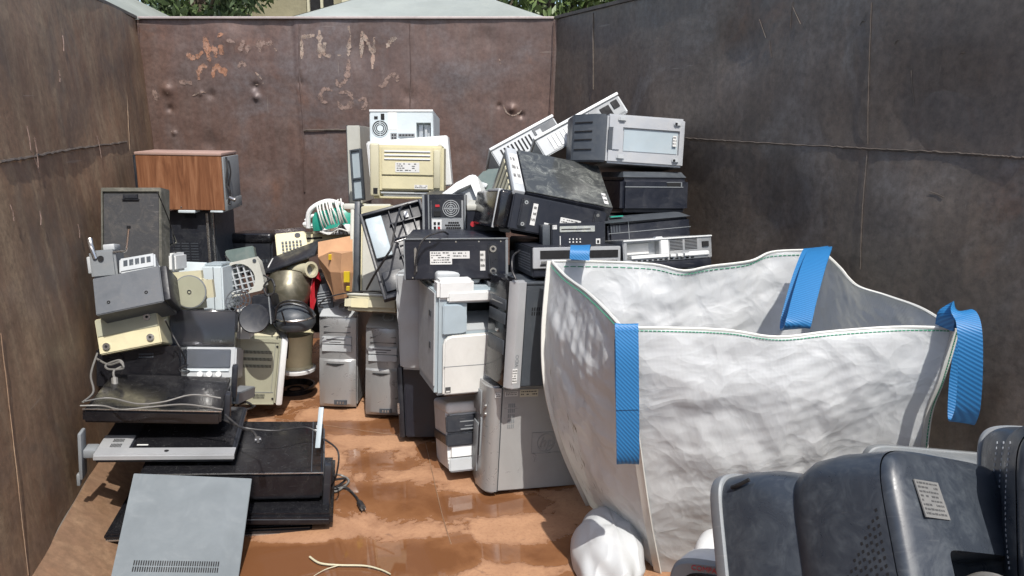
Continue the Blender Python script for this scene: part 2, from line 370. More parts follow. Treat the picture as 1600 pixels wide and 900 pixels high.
def backf(u, v):
    a, b = lwall(D, 0), rwall(D, 0); x = a.x-0.16+(b.x-a.x+0.32)*u; z = -0.02+(ZT+0.02)*v; p = Vector((x, 0, z)); y = D
    y += 0.016*noise.fractal(p*1.1, 1, 2, 3)+0.006*noise.noise(p*4+Vector((3, 1, 2)))+0.002*noise.noise(p*14)
    for c, r, d in dents:
        q = ((x-c.x)**2+(z-c.z)**2)/(r*r*0.35)
        if q < 8: y += d*math.exp(-q)
    xs = P(468, 200, D).x                                             # overlapping plate edge
    y += 0.006*max(0, min(1, (xs-x)/0.01+0.5))
    return Vector((x, y, z))
wallgrid('back_wall', backf, 290, 190, M['wall_back'], (0, -1, 0))
def leftf(u, v):
    Y = YN+(D+0.04-YN)*u; z = 0.12+(ZT-0.12)*v; p = lwall(Y, z)
    p.x += 0.012*noise.fractal(Vector((3, Y*1.3, z*1.3)), 1, 2, 3)+0.003*noise.noise(Vector((7, Y*6, z*5)))
    return p
wallgrid('side_wall', leftf, 150, 70, M['wall_left'], (1, 0.25, 0))
rd = [(P(1225, 80, 3.0), .16, .02), (P(1010, 200, 3.4), .25, -.02), (P(1500, 200, 2.2), .3, .02), (P(1450, 330, 2.2), .2, -.015), (P(1150, 330, 2.8), .22, .018)]
def rightf(u, v):
    Y = YN+(D+0.04-YN)*u; z = -0.02+(ZT+0.02)*v; p = rwall(Y, z)
    k = 0.012*noise.fractal(Vector((9, Y*1.1, z*1.3)), 1, 2, 3)+0.004*noise.noise(Vector((5, Y*5, z*4)))
    for c, r, d in rd: k += d*math.exp(-((Y-c.y)**2+(z-c.z)**2)/(r*r*0.5))
    p.x += k; return p
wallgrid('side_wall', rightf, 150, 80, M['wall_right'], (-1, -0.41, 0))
# kerb between the left wall and the floor
def kerb(u, v):
    Y = YN+(D-YN)*u; a = lwall(Y, 0.122); return Vector((a.x+0.16*(1-v), Y, 0.122*v-0.002))
bm = bmesh.new(); g = [[bm.verts.new(kerb(i/60, j/4)) for j in range(5)] for i in range(61)]
for i in range(60):
    for j in range(4): bm.faces.new((g[i][j], g[i+1][j], g[i+1][j+1], g[i][j+1]))
link('kerb_plate', bm, M['wall_kerb'], box, 60)
# floor plate
def m_floor():
    m = bpy.data.materials.new('wet_rusty_floor_plate'); n, l, b = nodes(m); v = tex(n, l)
    shore = noi(n, l, v, 3.0, 10, 0.66, 0.4); fine = noi(n, l, v, 16, 7, 0.65, 0.3)
    # puddles and dry islands, at floor places: (x, y, rx, ry, weight)
    blobs = []
    for (px, py, wx, wy, k) in ((560,668,75,13,1),(660,740,60,30,.25),(600,780,120,38,1),(760,790,110,18,.9),(600,870,200,30,1.1),(430,890,160,34,1.2),(860,850,110,30,.55),(560,715,60,16,.35),(700,700,50,22,.6),(470,860,60,14,.6),
                                (540,648,70,10,-1),(590,690,70,10,-.9),(800,826,120,26,-1.1),(900,790,60,18,-.6),(610,745,90,13,-.9),(475,835,65,18,-1.2),(780,895,60,22,-1),(830,770,60,10,-.5),(520,700,30,20,-.4)):
        c = G(px, py, 0); rx = (G(px+wx, py, 0)-c).length; ry = abs((G(px, py-wy, 0)-G(px, py+wy, 0)).y)/2; blobs.append((c.x, c.y, rx, ry, k))
    tot = None
    for (x, y, rx, ry, k) in blobs:
        mp = n.new('ShaderNodeVectorMath'); mp.operation = 'SUBTRACT'; l.new(v, mp.inputs[0]); mp.inputs[1].default_value = (x, y, 0)
        mq = n.new('ShaderNodeVectorMath'); mq.operation = 'MULTIPLY'; l.new(mp.outputs[0], mq.inputs[0]); mq.inputs[1].default_value = (1/rx, 1/ry, 0)
        ln = n.new('ShaderNodeVectorMath'); ln.operation = 'LENGTH'; l.new(mq.outputs[0], ln.inputs[0])
        r = n.new('ShaderNodeMapRange'); r.interpolation_type = 'SMOOTHSTEP'; l.new(ln.outputs['Value'], r.inputs[0]); r.inputs[1].default_value = 1.5; r.inputs[2].default_value = 0.3; r.inputs[3].default_value = 0; r.inputs[4].default_value = k*0.16
        if tot is None: tot = r.outputs[0]
        else:
            a = n.new('ShaderNodeMath'); l.new(tot, a.inputs[0]); l.new(r.outputs[0], a.inputs[1]); tot = a.outputs[0]
    a = n.new('ShaderNodeMath'); l.new(tot, a.inputs[0]); l.new(shore, a.inputs[1])
    f2 = n.new('ShaderNodeMath'); f2.operation = 'MULTIPLY_ADD'; l.new(fine, f2.inputs[0]); f2.inputs[1].default_value = 0.15; l.new(a.outputs[0], f2.inputs[2])
    wet = ramp(n, l, f2.outputs[0], (0.585, 0), (0.600, 1)); deep = ramp(n, l, f2.outputs[0], (0.61, 0), (0.75, 1)); damp = ramp(n, l, f2.outputs[0], (0.52, 0), (0.59, 1))
    base = mix(n, l, ramp(n, l, noi(n, l, v, 5, 8, 0.7, 0.5), (0.35, 0), (0.7, 1)), (0.385, 0.215, 0.118), (0.275, 0.145, 0.078))
    base = mix(n, l, ramp(n, l, noi(n, l, v, 85, 6, 0.75), (0.50, 0), (0.68, 0.75)), base, (0.23, 0.11, 0.06))
    base = mix(n, l, ramp(n, l, noi(n, l, v, 9, 4, 0.5, 0.8), (0.66, 0), (0.72, 0.75)), base, (0.13, 0.07, 0.045))
    dampc = mix(n, l, damp, base, (0.24, 0.122, 0.064))
    water = mix(n, l, deep, (0.20, 0.092, 0.042), (0.14, 0.060, 0.026))
    c = mix(n, l, wet, dampc, water); l.new(c, b.inputs['Base Color'])
    rr = n.new('ShaderNodeMapRange'); l.new(wet, rr.inputs[0]); rr.inputs[3].default_value = 0.65; rr.inputs[4].default_value = 0.035; l.new(rr.outputs[0], b.inputs['Roughness'])
    b.inputs['Specular IOR Level'].default_value = 0.55
    inv = n.new('ShaderNodeMath'); inv.operation = 'SUBTRACT'; inv.inputs[0].default_value = 1; l.new(wet, inv.inputs[1])
    hh = n.new('ShaderNodeMath'); hh.operation = 'MULTIPLY'; l.new(inv.outputs[0], hh.inputs[0]); l.new(noi(n, l, v, 45, 6, 0.7), hh.inputs[1])
    bump(n, l, hh.outputs[0], b, 0.5, 0.004); return m
M['floor'] = m_floor()
bm = bmesh.new()
f4 = [lwall(YN, 0.12)+Vector((0.02, 0, -0.121)), rwall(YN, 0)+Vector((0.02, 0, -0.001)), rwall(D, 0)+Vector((0.02, 0.03, -0.001)), lwall(D, 0.12)+Vector((0, 0.03, -0.121))]
for p in f4: p.z = 0
poly(bm, f4, (0, 0, -0.02)); link('floor_plate', bm, M['floor'], box, 0)
# plate joint across the floor, and its dirt
def bead(pts, r, mat='bead', name='weld_seam', jit=0.004, n=14):
    q = spline(pts, n); rnd = random.Random(len(q)); bm = bmesh.new()
    q = [p+Vector((rnd.uniform(-jit, jit)*0.3, 0, rnd.uniform(-jit, jit)*0.5)) for p in q]; tube(bm, q, r, 5); return link(name, bm, M[mat], box)
bead([G(664, 688, 0.001), G(690, 800, 0.001), G(705, 850, 0.001)], 0.0016, 'wall_kerb', 'floor_joint', 0.0005)
bead([G(330, 640, 0.001), G(640, 683, 0.001)], 0.0016, 'wall_kerb', 'floor_joint', 0.0005)
def onl(px, py):      # the left wall point under a pixel
    o = Vector((0, 0, CAM_H)); lo, hi = 0.3, D
    for _ in range(40):
        m = (lo+hi)/2; p = P(px, py, m); lo, hi = (m, hi) if p.x > lwall(m, p.z).x else (lo, m)
    return P(px, py, lo)
def onr(px, py):
    lo, hi = 0.3, D
    for _ in range(40):
        m = (lo+hi)/2; p = P(px, py, m); lo, hi = (m, hi) if p.x < rwall(m, p.z).x else (lo, m)
    return P(px, py, lo)
def rwk(px, py): p = onr(px, py); return p+Vector((-0.003+rightf((p.y-YN)/(D+0.04-YN), (p.z+0.02)/(ZT+0.02)).x-rwall(p.y, p.z).x, 0, 0))
bead([onl(1, 253), onl(60, 243), onl(120, 232), onl(198, 222)], 0.005, jit=0.005)
bead([onl(193, 15), onl(197, 120), onl(203, 240), onl(207, 330)], 0.0012, 'wall_left', jit=0.002)
bead([onl(1, 520), onl(22, 700), onl(44, 899)], 0.0012, 'wall_left', jit=0.002)
bead([rwk(1075, 216), rwk(1200, 224), rwk(1350, 232), rwk(1480, 239), rwk(1599, 247)], 0.0028, jit=0.003, n=30)
bead([rwk(1364, 4), rwk(1357, 120), rwk(1352, 225)], 0.0012, 'wall_right', jit=0.002)
bead([rwk(1352, 235), rwk(1349, 330), rwk(1347, 420)], 0.0012, 'wall_right', jit=0.002)
bead([rwk(926, 20), rwk(926, 140)], 0.003, 'wall_right', jit=0.002)
def onb(px, py, o=0.004):
    p = P(px, py, D); a, b = lwall(D, 0), rwall(D, 0); u = (p.x-a.x+0.16)/(b.x-a.x+0.32); q = backf(u, (p.z+0.02)/(ZT+0.02)); return Vector((q.x, q.y-o, q.z))
bead([onb(468, 38), onb(469, 120), onb(474, 200), onb(476, 300)], 0.004, 'wall_back', jit=0.003)
bead([onb(475, 204, 0.008), onb(510, 203, 0.008), onb(560, 203, 0.008)], 0.005, 'bead', jit=0.003)
bead([onb(640, 36), onb(642, 110), onb(640, 200)], 0.003, 'wall_back', jit=0.003)
for a, b in ((868, 33), (864, 170)): pass
bead([onb(865, 36, 0.01), onb(862, 120, 0.01), onb(858, 200, 0.01)], 0.005, 'wall_back', jit=0.003)
bead([onb(216, 36, 0.01), onb(221, 160, 0.01), onb(224, 300, 0.01)], 0.005, 'wall_back', jit=0.003)
# rim strips
bm = bmesh.new(); bx(bm, lwall(D, ZT).x+0.012, D-0.012, ZT+0.001, rwall(D, ZT).x-0.012, D+0.06, ZT+0.014, 0.003); link('rim', bm, M['rim'], box)
bm = bmesh.new(); a, b = lwall(D, ZT), lwall(YN, ZT); poly(bm, [a+Vector((0.006, 0, 0.001)), b+Vector((0.006, 0, 0.001)), b+Vector((-0.06, 0, 0.001)), a+Vector((-0.06, 0, 0.001))], (0, 0, 0.016)); link('rim', bm, M['bead'], box)
bm = bmesh.new(); a, b = rwall(D, ZT), rwall(YN, ZT); poly(bm, [a+Vector((-0.008, 0, 0.002)), b+Vector((-0.008, 0, 0.002)), b+Vector((0.06, 0, 0.002)), a+Vector((0.06, 0, 0.002))], (0, 0, 0.016)); link('rim', bm, M['bead'], box)
# brushed letters on the back wall: strokes in photo pixels -> points of the wall
def strokes(name, sets, mat, wd):
    rnd = random.Random(5)
    for s in sets:
        bm = bmesh.new()
        q = spline([onb(a, b, 0.0) for a, b in s], 7); prev = None
        for i, p in enumerate(q):
            t = (q[min(i+1, len(q)-1)]-q[max(i-1, 0)]).normalized(); n_ = Vector((-t.z, 0, t.x))
            ww = wd*(0.30+1.0*abs(noise.noise(p*40))+rnd.uniform(0, 0.55))*(1-0.6*abs(2*i/(len(q)-1)-1)**3)
            r_ = [bm.verts.new(p+n_*ww+Vector((0, -0.0016, 0))), bm.verts.new(p-n_*ww+Vector((0, -0.0016, 0))), bm.verts.new(p-n_*ww+Vector((0, 0.004, 0))), bm.verts.new(p+n_*ww+Vector((0, 0.004, 0)))]
            if prev:
                for k in range(4): bm.faces.new((prev[k], prev[(k+1) % 4], r_[(k+1) % 4], r_[k]))
            prev = r_
        link(name, bm, M[mat], box, 40)
strokes('painted_stroke', [[(292,83),(299,90),(309,88),(317,80)],[(299,90),(300,94)],[(319,57),(322,68),(326,88),(329,96)],[(325,82),(331,76),(337,79),(337,90)],[(345,70),(347,86)],[(343,52),(346,57)],
    [(311,125),(311,112),(317,103),(324,106)],[(334,122),(334,110),(341,104),(346,112),(352,108),(352,120)]], 'chalk2', 0.017)
strokes('painted_stroke', [[(374,80),(378,72),(380,62)],[(385,84),(388,70)],[(404,62),(406,82)],[(398,72),(414,66)],[(372,106),(378,98),(384,104)],[(415,70),(425,66)],[(355,63),(368,66)],[(280,128),(300,130)],[(240,140),(246,158)]], 'chalk3', 0.015)
strokes('painted_stroke', [[(470,58),(480,57),(492,55)],[(471,60),(472,92)],[(499,47),(500,70),(500,91)],[(508,66),(508,86),(533,86)],[(545,40),(545,70),(544,88)],[(566,48),(564,90)],[(566,50),(575,68),(583,84)],[(585,58),(583,84),(582,108)],[(604,75),(611,64),(620,58)]], 'chalk', 0.013)
strokes('painted_stroke', [[(545,93),(544,112),(539,128),(530,132),(526,124)],[(592,134),(600,134),(606,122),(614,117),(621,121),(620,128)],[(520,142),(508,139),(501,148),(504,158),(512,160)],[(530,146),(542,144),(550,152),(546,166),(534,168),(528,158)],
    [(560,158),(570,154),(572,164),(566,172)]], 'chalk3', 0.014)
strokes('scratch', [[(399,113),(409,124)],[(263,132),(263,146)],[(300,150),(316,144),(322,146)],[(398,132),(412,130)],[(786,164),(792,176),(802,181)],[(802,181),(810,177),(815,172)],[(267,205),(276,208)],[(780,92),(782,100)],[(428,75),(432,80)]], 'chalk', 0.005)
# light scratches on the side walls
for a, b, f_ in (((1240,3),(1235,45),rwk),((1238,8),(1252,38),rwk),((1202,64),(1206,90),rwk),((1398,70),(1405,62),rwk),((1345,40),(1352,32),rwk),((1420,110),(1420,165),rwk),((1185,30),(1196,60),rwk),((1500,85),(1508,82),rwk),((1455,300),(1475,308),rwk)):
    p, q = f_(*a), f_(*b); bm = bmesh.new(); tube(bm, [p, (p+q)/2+Vector((0, 0.003, 0.002)), q], 0.0010, 4); link('scratch', bm, M['bead'], box)
for a, b in (((40,197),(46,235)),((46,235),(60,270)),((52,215),(58,262)),((150,212),(157,246)),((96,55),(98,80)),((14,320),(20,345)),((90,110),(92,128)),((120,350),(123,372)),((60,330),(62,352))):
    p, q = onl(*a)+Vector((0.004, 0, 0)), onl(*b)+Vector((0.004, 0, 0)); bm = bmesh.new(); tube(bm, [p, (p+q)/2+Vector((0, 0.004, 0)), q], 0.0016, 4); link('scratch', bm, M['chalk3'], box)

# ------------------------------------------------------------------ outside the container
def plain(name, c1, c2, sc=3, rough=0.9, bmp=0.3, dist=0.02):
    m = bpy.data.materials.new(name); n, l, b = nodes(m); v = tex(n, l)
    l.new(mix(n, l, ramp(n, l, noi(n, l, v, sc, 8, 0.65), (0.35, 0), (0.68, 1)), c1, c2), b.inputs['Base Color']); b.inputs['Roughness'].default_value = rough
    if bmp: bump(n, l, noi(n, l, v, sc*6, 6, 0.6), b, bmp, dist)
    return m
bm = bmesh.new(); bx(bm, -150, -150, -0.62, 150, 150, -0.6); o = link('ground', bm, plain('packed_earth', (0.16, 0.13, 0.10), (0.10, 0.085, 0.065), 0.8), None, 0); o['kind'] = 'structure'
# marquee
def m_pvc():
    m = bpy.data.materials.new('translucent_marquee_sheet'); n, l, b = nodes(m); v = tex(n, l)
    l.new(mix(n, l, ramp(n, l, noi(n, l, v, 1.2, 5, 0.6), (0.35, 0), (0.7, 1)), (0.30, 0.32, 0.29), (0.22, 0.235, 0.21)), b.inputs['Base Color'])
    b.inputs['Roughness'].default_value = 0.45; bump(n, l, noi(n, l, tex(n, l, scale=(1, 1, 0.2)), 4, 3), b, 0.5, 0.05); return m
M['pvc'] = m_pvc()
def marquee(cx, cy, half, ez, az, label, mat):
    root = thing('marquee', label, 'marquee', Matrix.Translation((cx, cy, -0.6))); ez += 0.6; az += 0.6
    bm = bmesh.new(); N = 24
    def pt(s, t, k):     # side k, along s in -1..1, up t
        r = half*(1-t)*(1.0); z = ez+(az-ez)*(t**1.12)-0.05*(1-abs(s))*(1-t)+0.012*math.sin(s*40)*(1-t)*t
        x, y = s*r, -r
        c, sn = ((1,0),(0,1),(-1,0),(0,-1))[k]; return Vector((x*c-y*sn, x*sn+y*c, z))
    for k in range(4):
        g = [[bm.verts.new(pt(-1+2*i/N, j/12*0.985, k)) for j in range(13)] for i in range(N+1)]
        for i in range(N):
            for j in range(12): bm.faces.new((g[i][j], g[i+1][j], g[i+1][j+1], g[i][j+1]))
            # valance
        h = [bm.verts.new(pt(-1+2*i/N, 0, k)-Vector((0, 0, 0.25))) for i in range(N+1)]
        for i in range(N): bm.faces.new((h[i], h[i+1], g[i+1][0], g[i][0]))
    bmesh.ops.remove_doubles(bm, verts=bm.verts[:], dist=0.002); link('canopy', bm, mat, root, 40)
    for sx in (-1, 1):
        for sy in (-1, 1):
            bm = bmesh.new(); tube(bm, [(sx*half*0.97, sy*half*0.97, 0), (sx*half*0.97, sy*half*0.97, ez+0.02)], 0.03, 8); link('pole', bm, M['zinc'], root)
    return root
mq = P(672, 10, 8.6); marquee(mq.x, 8.6, 1.75, P(0, 58, 6.9).z, P(0, -38, 8.6).z, 'pale grey pyramid marquee roof rising behind the middle of the back wall', M['pvc'])
ml = P(120, 10, 8.2); marquee(ml.x-0.1, 8.2, 1.7, P(0, 75, 6.5).z, P(0, -60, 8.2).z, 'second marquee roof, seen past the corner above the wood veneer set', M['pvc'])
# house behind
M['render'] = plain('stained_ochre_render', (0.30, 0.27, 0.17), (0.17, 0.155, 0.10), 1.5, 0.9, 0.4)
Yh = 11.0; h0 = P(385, 30, Yh); h1 = P(552, 30, Yh)
house = thing('house', 'stained ochre rendered house with a dark barred window behind the marquee', 'house', Matrix.Translation((h0.x, Yh, -0.6)))
hw = h1.x-h0.x
bm = bmesh.new(); wx0 = P(478, 0, Yh).x-h0.x; wx1 = P(522, 0, Yh).x-h0.x; z1 = P(0, -20, Yh).z+0.6; z0 = 1.6
bm.free(); bm = case(hw, 4, 4.6, 0.0, {'front': (wx0/hw, z0/4.6, wx1/hw, (z1+0.6)/4.6, 0.12)}); link('wall', bm, M['render'], house, 0)
bm = bmesh.new(); bx(bm, wx0, 0.10, z0, wx1, 0.118, z1+0.6); win = link('window', bm, M['hole'], house, 0)
bm = bmesh.new()
for k in range(3): xx = wx0+(wx1-wx0)*(k*0.48+0.02); bx(bm, xx, 0.01, z0, xx+0.035, 0.05, z1+0.6)
link('window_bar', bm, M['cream'], win, 0)
bm = bmesh.new(); bx(bm, hw-0.14, -0.05, 0, hw, -0.002, 4.5, 0.01); link('downpipe', bm, M['cream'], house)
bm = bmesh.new(); poly(bm, [(-0.3, -0.5, 4.6), (hw+0.3, -0.5, 4.6), (hw+0.3, 2, 5.8), (-0.3, 2, 5.8)], (0, 0, 0.1)); poly(bm, [(-0.3, 4.5, 4.6), (hw+0.3, 4.5, 4.6), (hw+0.3, 2, 5.8), (-0.3, 2, 5.8)], (0, 0, 0.1)); link('roof', bm, M['grey'], house, 0)
# blue tarpaulin
a = P(528, 24, 10.4); bm = bmesh.new(); g = [[None]*9 for _ in range(13)]
for i in range(13):
    for j in range(9): g[i][j] = bm.verts.new((i*0.05, 0.05*math.sin(i*1.7+j*0.4)+0.03*math.sin(j), 2.75*j/8))
for i in range(12):
    for j in range(8): bm.faces.new((g[i][j], g[i+1][j], g[i+1][j+1], g[i][j+1]))
bmesh.ops.solidify(bm, geom=bm.faces[:], thickness=0.01)
tp = link('tarpaulin', bm, plain('blue_tarpaulin', (0.02, 0.10, 0.42), (0.015, 0.06, 0.28), 4, 0.5), None, 50); tp.location = (a.x, 10.4, -0.6)
tag(tp, 'blue tarpaulin hanging beside the ochre house behind the marquee', 'tarpaulin')
# trees
def m_leaf(name, c1, c2):
    m = bpy.data.materials.new(name); n, l, b = nodes(m); v = tex(n, l)
    l.new(mix(n, l, ramp(n, l, noi(n, l, v, 5, 4, 0.6), (0.3, 0), (0.7, 1)), c1, c2), b.inputs['Base Color']); b.inputs['Roughness'].default_value = 0.5
    b.inputs['Transmission Weight'].default_value = 0.0; b.inputs['Subsurface Weight'].default_value = 0.0; return m
LEAF = [m_leaf('dark_leaf', (0.035, 0.060, 0.018), (0.085, 0.12, 0.04)), m_leaf('mid_leaf', (0.05, 0.085, 0.02), (0.12, 0.16, 0.05))]
BARK = plain('bark', (0.12, 0.09, 0.06), (0.07, 0.055, 0.04), 8)
def tree(x, y, rx, zc, rz, mi, label, seed, n=2600, ls=0.075):
    root = thing('tree', label, 'tree', Matrix.Translation((x, y, -0.6)), 'trees behind the container'); rnd = random.Random(seed); zc += 0.6
    bm = bmesh.new(); tube(bm, spline([(0, 0, 0), (0.06, 0.03, zc*0.5), (-0.05, 0.05, zc)], 5), 0.16, 9, 0.45); tr = link('trunk', bm, BARK, root)
    bm = bmesh.new(); cl = []
    for k in range(26):
        a = rnd.uniform(0, 6.28); e = rnd.uniform(-0.9, 1.2); r = rnd.uniform(0.45, 0.95)
        c = Vector((rx*r*math.cos(a)*math.cos(e), rx*0.8*r*math.sin(a)*math.cos(e), zc+rz*r*math.sin(e))); cl.append((c, rnd.uniform(0.22, 0.45)*min(rx, rz)))
        if k < 12: tube(bm, spline([(0, 0.02, zc*0.65), (c.x*0.4, c.y*0.4, zc*0.65+(c.z-zc*0.65)*0.6), tuple(c)], 4), 0.04, 5, 0.25)
    link('branch', bm, BARK, root); bm = bmesh.new()
    for _ in range(n):
        c, r = rnd.choice(cl); d = Vector((rnd.gauss(0, 1), rnd.gauss(0, 1), rnd.gauss(0, 0.8))).normalized()*r*rnd.random()**0.4
        p = c+d; u = Vector((rnd.gauss(0, 1), rnd.gauss(0, 1), rnd.gauss(0, 1)-0.6)).normalized(); s = u.orthogonal().normalized(); s = (Matrix.Rotation(rnd.uniform(0, 6.28), 3, u) @ s)
        L = ls*rnd.uniform(0.6, 1.3)
        vs = [bm.verts.new(p-u*L), bm.verts.new(p+s*L*0.32), bm.verts.new(p+u*L), bm.verts.new(p-s*L*0.32)]; bm.faces.new(vs)
    link('crown', bm, LEAF[mi], root, 0); return root
tree(P(315, 0, 9.8).x, 9.8, 0.95, 2.75, 1.1, 0, 'dark green tree between the second marquee and the ochre house', 3, 5200)
tree(P(262, 0, 10.8).x, 10.8, 0.9, 2.9, 1.2, 1, 'lighter green tree standing just behind the dark one near the second marquee', 4, 3600)
tree(P(860, 0, 9.6).x, 9.6, 0.95, 2.75, 1.1, 1, 'leafy tree beside the middle marquee above the rear corner', 5, 5200)
tree(P(950, 0, 10.6).x, 10.6, 1.0, 2.9, 1.3, 0, 'dark leafy tree rising over the dark side wall', 6, 3600)
tree(P(760, 0, 12.6).x, 12.6, 1.2, 3.2, 1.4, 0, 'distant dark tree farthest behind the marquee peak', 7, 3600)
tree(P(585, 0, 13.0).x, 13.0, 1.2, 3.3, 1.4, 0, 'distant tree behind the blue tarpaulin', 8, 3000)
# ------------------------------------------------------------------ electronic scrap: shared builders
def boxy(name, label, cat, bl, br, tl, Y, d, mat, bev=0.006, rec=None, part='casing', group=None, seg=2):
    """Y = (Y of bottom left, of bottom right, of top left) of the face turned to the camera"""
    Mx, w_, h_ = fit(bl, br, tl, *Y); root = thing(name, label, cat, Mx, group)
    body = link(part, case(w_, d, h_, bev, rec, seg), M[mat], root)
    return root, w_, h_, faces_of(w_, d, h_), body
def add(root, name, mat, fn, smooth=35):
    bm = bmesh.new(); fn(bm); return link(name, bm, M[mat], root, smooth)
def foot(root, fm, u, v, w_, h_, r=0.012, mat='black', ht=0.008, face_wh=None):
    return add(root, 'foot', mat, lambda bm: disc(bm, fm, u, v, r, w_, h_, -0.001, ht, 16))

# ================================================================== LEFT PILE
# thin flat set lying lowest
r, a, h, F, b = boxy('flat_television', 'thin black television lowest of the sets, its end poking out beside the grey steel cover', 'television', (162, 849), (487, 836), (161, 837), (2.16, 2.28, 2.16), 0.34, 'gloss', 0.006)
add(r, 'screen', 'screen', lambda bm: slab(bm, F['top'], 0.03, 0.06, 0.97, 0.95, -0.001, 0.0015))
add(r, 'trim', 'chrome', lambda bm: slab(bm, F['front'], 0.01, 0.25, 0.99, 0.42, -0.001, 0.002))
r, a, h, F, b = boxy('flat_television', 'glossy black television second from the floor, between the thinnest set and the thick dusty one', 'television', (205, 824), (519, 822), (205, 805), (2.15, 2.27, 2.15), 0.42, 'gloss', 0.010)
add(r, 'screen', 'screen', lambda bm: slab(bm, F['top'], 0.03, 0.06, 0.97, 0.95, -0.001, 0.0015))
add(r, 'bezel', 'dgrey', lambda bm: slab(bm, F['front'], 0.02, 0.55, 0.98, 0.62, -0.001, 0.0015))
# thick black set with a dusty top
r, a, h, F, b = boxy('flat_television', 'thick black television lying flat with a dusty scratched top and a bracket at its end', 'television', (215, 786), (503, 780), (216, 744), (2.20, 2.33, 2.20), 0.42, 'gloss', 0.008)
add(r, 'back_panel', 'screen', lambda bm: slab(bm, F['top'], 0.02, 0.03, 0.985, 0.98, -0.001, 0.0015, 0.002))
add(r, 'screen_edge', 'chrome', lambda bm: slab(bm, F['top'], 0.0, 0.0, 1, 0.012, 0.001, 0.0035))
add(r, 'trim', 'dgrey', lambda bm: [slab(bm, F['top'], 0.93, 0.03, 0.935, 0.98, 0.001, 0.003), slab(bm, F['right'], 0.05, 0.2, 0.95, 0.8, -0.001, 0.006, 0.002)])
add(r, 'scuff', 'label', lambda bm: [slab(bm, F['top'], 0.955, 0.84, 0.98, 0.90, 0.001, 0.0026), slab(bm, F['top'], 0.94, 0.79, 0.965, 0.81, 0.001, 0.0026), slab(bm, F['top'], 0.955, 0.48, 0.962, 0.51, 0.001, 0.0026)])
add(r, 'stand_bracket', 'black', lambda bm: bx(bm, a+0.002, -0.01, -0.07, a+0.026, 0.035, h+0.035, 0.004))
# loose pale strip leaning on it
Mx, w_, h_ = fit((492, 700), (500, 700), (490, 636), 2.42, 2.42, 2.5); r = thing('plastic_strip', 'pale plastic strip standing up against the end of the thick black television', 'strip', Mx)
add(r, 'strip', 'mfp', lambda bm: bx(bm, 0, 0, 0, w_, 0.006, h_, 0.002)); 
# silver-edged set
r, a, h, F, b = boxy('flat_television', 'television with a wide silver bezel and white stand, lying face up under the topmost set', 'television', (146, 724), (366, 722), (147, 712), (2.22, 2.31, 2.22), 0.38, 'black', 0.006)
add(r, 'bezel', 'silver2', lambda bm: [slab(bm, F['top'], 0.0, 0.0, 1.0, 0.12, -0.001, 0.004, 0.001), slab(bm, F['top'], 0.0, 0.12, 0.22, 0.36, -0.001, 0.004, 0.001), slab(bm, F['front'], 0, 0.45, 1, 1, -0.001, 0.004, 0.001)])
add(r, 'screen', 'screen', lambda bm: slab(bm, F['top'], 0.24, 0.14, 0.97, 0.97, -0.001, 0.006, 0.002))
add(r, 'speaker_slot', 'hole', lambda bm: (slots(bm, F['top'], 0.08, 0.12, 0.16, 0.20, 8, 1, 0.5, 0.8, 0.003, 0.005), slots(bm, F['top'], 0.08, 0.22, 0.16, 0.29, 8, 1, 0.5, 0.8, 0.003, 0.005)))
add(r, 'button', 'hole', lambda bm: disc(bm, F['top'], 0.5, 0.055, 0.007, a, 0.42, 0.003, 0.006, 16))
add(r, 'badge', 'label', lambda bm: slab(bm, F['top'], 0.27, 0.15, 0.35, 0.165, 0.005, 0.0075))
add(r, 'stand', 'grey', lambda bm: (bx(bm, -0.050, 0.02, -0.07, -0.038, 0.07, 0.09, 0.005), bx(bm, -0.04, 0.03, 0.0, 0.0, 0.08, 0.03, 0.006), bx(bm, -0.057, 0.02, -0.09, -0.046, 0.04, -0.05, 0.003)))
# top glossy set
r, a, h, F, b = boxy('flat_television', 'glossy black television topmost of the stacked sets, two grey cords lying across it', 'television', (128, 661), (345, 664), (123, 640), (2.27, 2.37, 2.27), 0.38, 'gloss', 0.008)
add(r, 'screen', 'screen', lambda bm: slab(bm, F['top'], 0.035, 0.08, 0.965, 0.96, -0.001, 0.0015, 0.001))
add(r, 'screen_edge', 'chrome', lambda bm: slab(bm, F['top'], 0.0, 0.0, 1, 0.010, 0.0, 0.003))
add(r, 'stand_bracket', 'black', lambda bm: bx(bm, a+0.002, 0.06, -0.01, a+0.022, 0.10, 0.085, 0.004))
add(r, 'stand_bracket', 'black', lambda bm: bx(bm, a+0.002, 0.30, -0.01, a+0.022, 0.335, 0.11, 0.004))
# piece of grey electronics between sets and cream case
r, a, h, F, b = boxy('set_top_box', 'small grey box lying between the glossy television and the olive beige monitor', 'set-top box', (345, 630), (372, 632), (345, 612), (2.75, 2.75, 2.76), 0.2, 'grey', 0.003)
add(r, 'socket', 'hole', lambda bm: slots(bm, F['front'], 0.1, 0.2, 0.9, 0.7, 3, 1, 0.6, 0.9))
# grey leaning cover
r, a, h, F, b = boxy('steel_cover', 'grey painted steel cover with two rows of vent slots leaning against the televisions', 'cover', (162, 952), (366, 952), (174, 738), (1.86, 1.94, 2.125), 0.010, 'slab', 0.0015)
add(r, 'vent', 'hole', lambda bm: slots(bm, F['front'], 0.145, 0.255, 0.83, 0.345, 37, 2, 0.5, 0.80, -0.0005, 0.0012), 0)
add(r, 'edge_fold', 'slab', lambda bm: [bx(bm, 0.0, 0.009, 0.002, 0.004, 0.03, h-0.004), bx(bm, a-0.004, 0.009, 0.002, a, 0.03, h-0.004), bx(bm, 0.004, 0.009, h-0.006, a-0.004, 0.03, h-0.002)])
